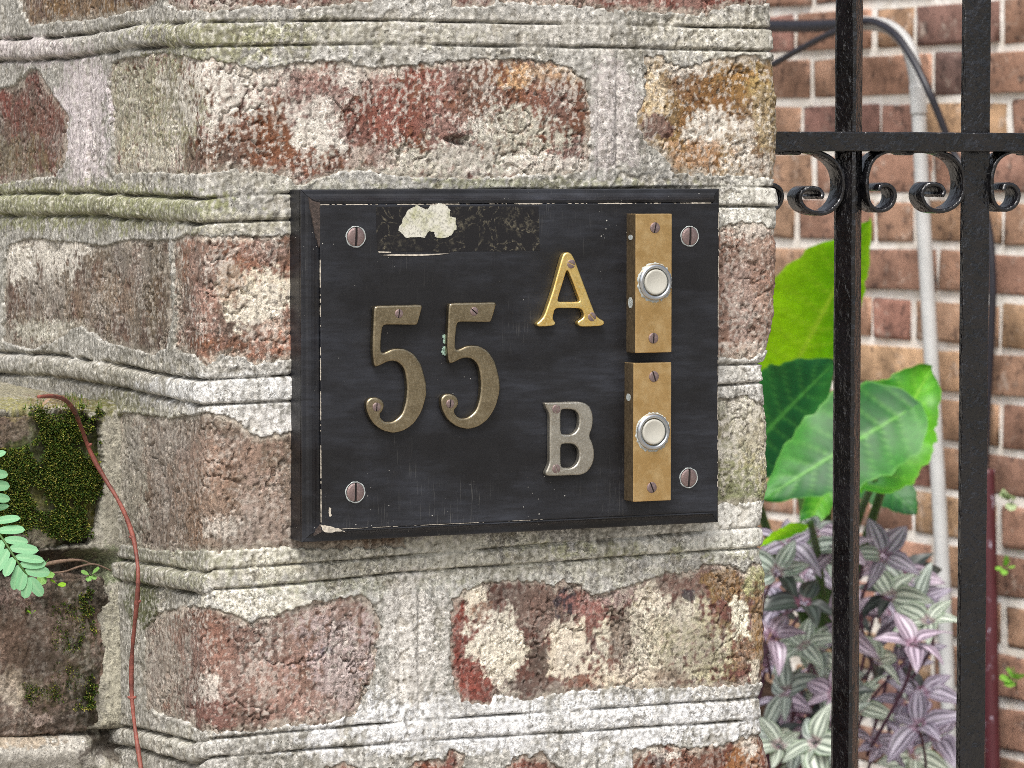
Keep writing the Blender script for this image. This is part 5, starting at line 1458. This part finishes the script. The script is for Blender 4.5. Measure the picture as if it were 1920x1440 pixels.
wall_seed(1905, 1278, 0.030, LM_SEED, 'tiny bright green seedling in a wall joint, lower right beside the maroon pipe', 1)
wall_seed(1898, 940, 0.026, LM_PALE, 'pale grey green sprig on the wall to the right of the maroon pipe', 2)
wall_seed(1884, 1066, 0.018, LM_SEED, 'single small green sprout midway up the wall beside the maroon pipe', 3)

# ------------------------------------------------------------------ growth on the low wall
def front_pt(px, py, off):
    a = low_pt(px, py, off)
    b = hit(px, py, CORNER + NL * off, NL)
    if py < 757 and px < 215: a = hit(px, py, np.array([0, 0, LEDGE_Z + off]), UP)
    return a if (a[1] < b[1]) else b


M_VINE = m_plain('red_brown_stem', C(118, 66, 56), 0.6, sc=90, var=0.75, bump=0.4)
vp = [(72, 744), (100, 739), (124, 742), (140, 758), (152, 800), (163, 838), (178, 872), (200, 902), (222, 935), (240, 968), (253, 1010), (260, 1050), (261, 1090), (257, 1130), (253, 1170), (247, 1215), (244, 1260), (246, 1310), (251, 1360), (258, 1405), (268, 1450), (275, 1520)]
V3 = [front_pt(x, y, 0.007 if 760 < y < 1040 else 0.0105) for x, y in vp]
# keep the depth even so that the stem hangs in one smooth curve
arr = np.array(V3)
for _ in range(2): arr[1:-1] = (arr[:-2] + 2 * arr[1:-1] + arr[2:]) / 4
vo_ = arr[-1].copy()
vs_ = tube('vine_stem', arr, [0.0009, 0.0011] + [0.00118 + 0.0002 * math.sin(q * 1.9) for q in range(len(vp) - 2)], M_VINE, 10, 8, None, origin=vo_, bump=0.16)
vs_.location = vo_
tag(vs_, 'thin reddish vine stem hanging down the joint between low wall and pier', 'vine stem')
for j, (x, y) in enumerate(((165, 845), (253, 1012), (258, 1125), (247, 1305), (249, 1335))):
    i = int(np.argmin([abs(y - q[1]) for q in vp])); p = arr[i]
    tube('bud', [p - vo_, p - vo_ + np.array([0.0022 * (-1) ** j, -0.001, 0.0012])], [0.0012, 0.0006], M_VINE, 8, 3, vs_)

LM_PIN = leaflet_mesh('leaflet', C(132, 186, 140), C(176, 214, 168), 0.165, 13, 7, False)


def build_fern():
    o3 = at(-60, 1010, 1.82)
    root = thing('fern', 'pale green fern with rounded leaflets growing from the low wall at the left', 'fern', tuple(o3))
    def frond(pts, n, L0, L1, sides, t0=0.1, lean=0.55):
        P = np.array([at(*p) for p in pts]) - o3
        m = tube('frond', P, [0.0007] * (len(P) - 1) + [0.0004], M_STEMG, 6, 8, root)
        for i in range(n):
            t = t0 + (1 - t0) * i / (n - 1)
            u = t * (len(P) - 1); k = min(int(u), len(P) - 2); f = u - k
            p = P[k] * (1 - f) + P[k + 1] * f; ax = P[k + 1] - P[k]; ax /= np.linalg.norm(ax)
            up = np.array([0.15, -0.9, 0.35]); up -= ax * (up @ ax); up /= np.linalg.norm(up); sx = np.cross(ax, up)
            for s in sides:
                if i == n - 1 and s == sides[0] and len(sides) > 1: d = ax
                else: d = s * sx + ax * (lean + 0.3 * t + random.uniform(-.12, .12)) + up * random.uniform(-.05, .3)
                d = d / np.linalg.norm(d)
                uu = up - d * (up @ d); uu /= np.linalg.norm(uu); ss = np.cross(d, uu)
                L = (L0 + (L1 - L0) * t) * random.uniform(0.84, 1.12); wsc = L0 / L * random.uniform(0.85, 1.1)
                o = obj('leaflet', LM_PIN, m)
                o.matrix_local = Matrix(((ss[0] * L * wsc, d[0] * L, uu[0] * L, p[0]), (ss[1] * L * wsc, d[1] * L, uu[1] * L, p[1]), (ss[2] * L * wsc, d[2] * L, uu[2] * L, p[2]), (0, 0, 0, 1)))
    frond([(-70, 925, 1.83), (-24, 972, 1.815), (6, 1012, 1.805), (32, 1052, 1.80), (54, 1082, 1.80)], 10, 0.0185, 0.012, (-1, 1))
    frond([(-60, 820, 1.82), (-32, 870, 1.81), (-26, 910, 1.81), (-22, 950, 1.81)], 5, 0.0175, 0.011, (-1, 1), 0.3, 0.1)
    tube('rootstock', [np.zeros(3), low_pt(-60, 1060, -0.006) - o3], 0.002, M_STEMG, 6, 4, root)


build_fern()


def ledge_plant(px, py, L, me, label, dirs, off=0.012):
    p = low_pt(px, py, off)
    seedling('ledge_seedling', label, p, [(d, L * s, 0) for d, s in dirs], me, 'seedlings on the low wall', stalk_to=low_pt(px - 2, py + 14, -0.004))


LM_L1 = leaflet_mesh('leaf', C(130, 176, 96), C(160, 196, 120), 0.42)
LM_L2 = leaflet_mesh('leaf', C(140, 190, 52), C(176, 210, 96), 0.42)
ledge_plant(170, 1078, 0.0050, LM_L1, 'small two leaved green seedling on the ledge near the red stem', [((0.7, -.5, .6), 1.15), ((-.6, -.5, .3), 1), ((.5, -.6, -.3), .8), ((-.2, -.7, -.5), .8)])
ledge_plant(106, 1094, 0.0046, LM_L2, 'bright yellow green rounded seedling leaf on the edge of the lower brick', [((0.8, -.6, -.1), 1.1), ((-.5, -.6, .4), .8)])
ledge_plant(80, 1072, 0.0070, LM_L1, 'green seedling beside the fern tip on the ledge', [((0.3, -.6, .7), 1.2), ((-.6, -.5, .3), 1), ((.6, -.6, -.2), 1), ((0, -.6, -.6), 1)])
ledge_plant(60, 1152, 0.0032, LM_L2, 'minute green sprout on the face of the lower mossy brick', [((0.5, -.6, .6), 1), ((-.5, -.6, .6), 1)], 0.008)
M_TWIG = m_plain('brown_root', C(112, 92, 78), 0.9, sc=200, var=0.4, bump=0.4)


def twig(pts, r, label, offs):
    P = np.array([low_pt(x, y, o) for (x, y), o in zip(pts, offs)]); o3 = P[0].copy()
    o = tube('root_twig', P, r, M_TWIG, 8, 6, None, origin=o3, bump=0.3); o.location = o3
    tag(o, label, 'twig')


twig([(76, 1062), (95, 1056), (118, 1052), (140, 1050), (158, 1052), (172, 1058)], [0.0008, 0.0013, 0.0010, 0.0008, 0.0005, 0.0004], 'brown root twig lying in the open joint of the low wall', [0.0, 0.002, 0.003, 0.003, 0.003, 0.002])
twig([(88, 1074), (120, 1072), (150, 1062), (178, 1058), (208, 1070)], [0.0005, 0.0006, 0.0006, 0.0005, 0.0004], 'thinner dark root below the brown twig in the open joint', [0.0, 0.002, 0.002, 0.004, 0.002])
# a dry leaf caught on the ledge
_p = low_pt(76, 766, 0.001)
LM_DRY = leaflet_mesh('dry_leaf', C(176, 146, 124), C(200, 176, 156), 0.34, 9, 7, False)
dl = obj('dry_leaf', LM_DRY); dl.location = _p; dl.scale = (0.0075,) * 3; dl.rotation_euler = (0.9, 0.2, -1.3)
tag(dl, 'small dry pinkish brown leaf lying on the mossy edge of the low wall', 'leaf')
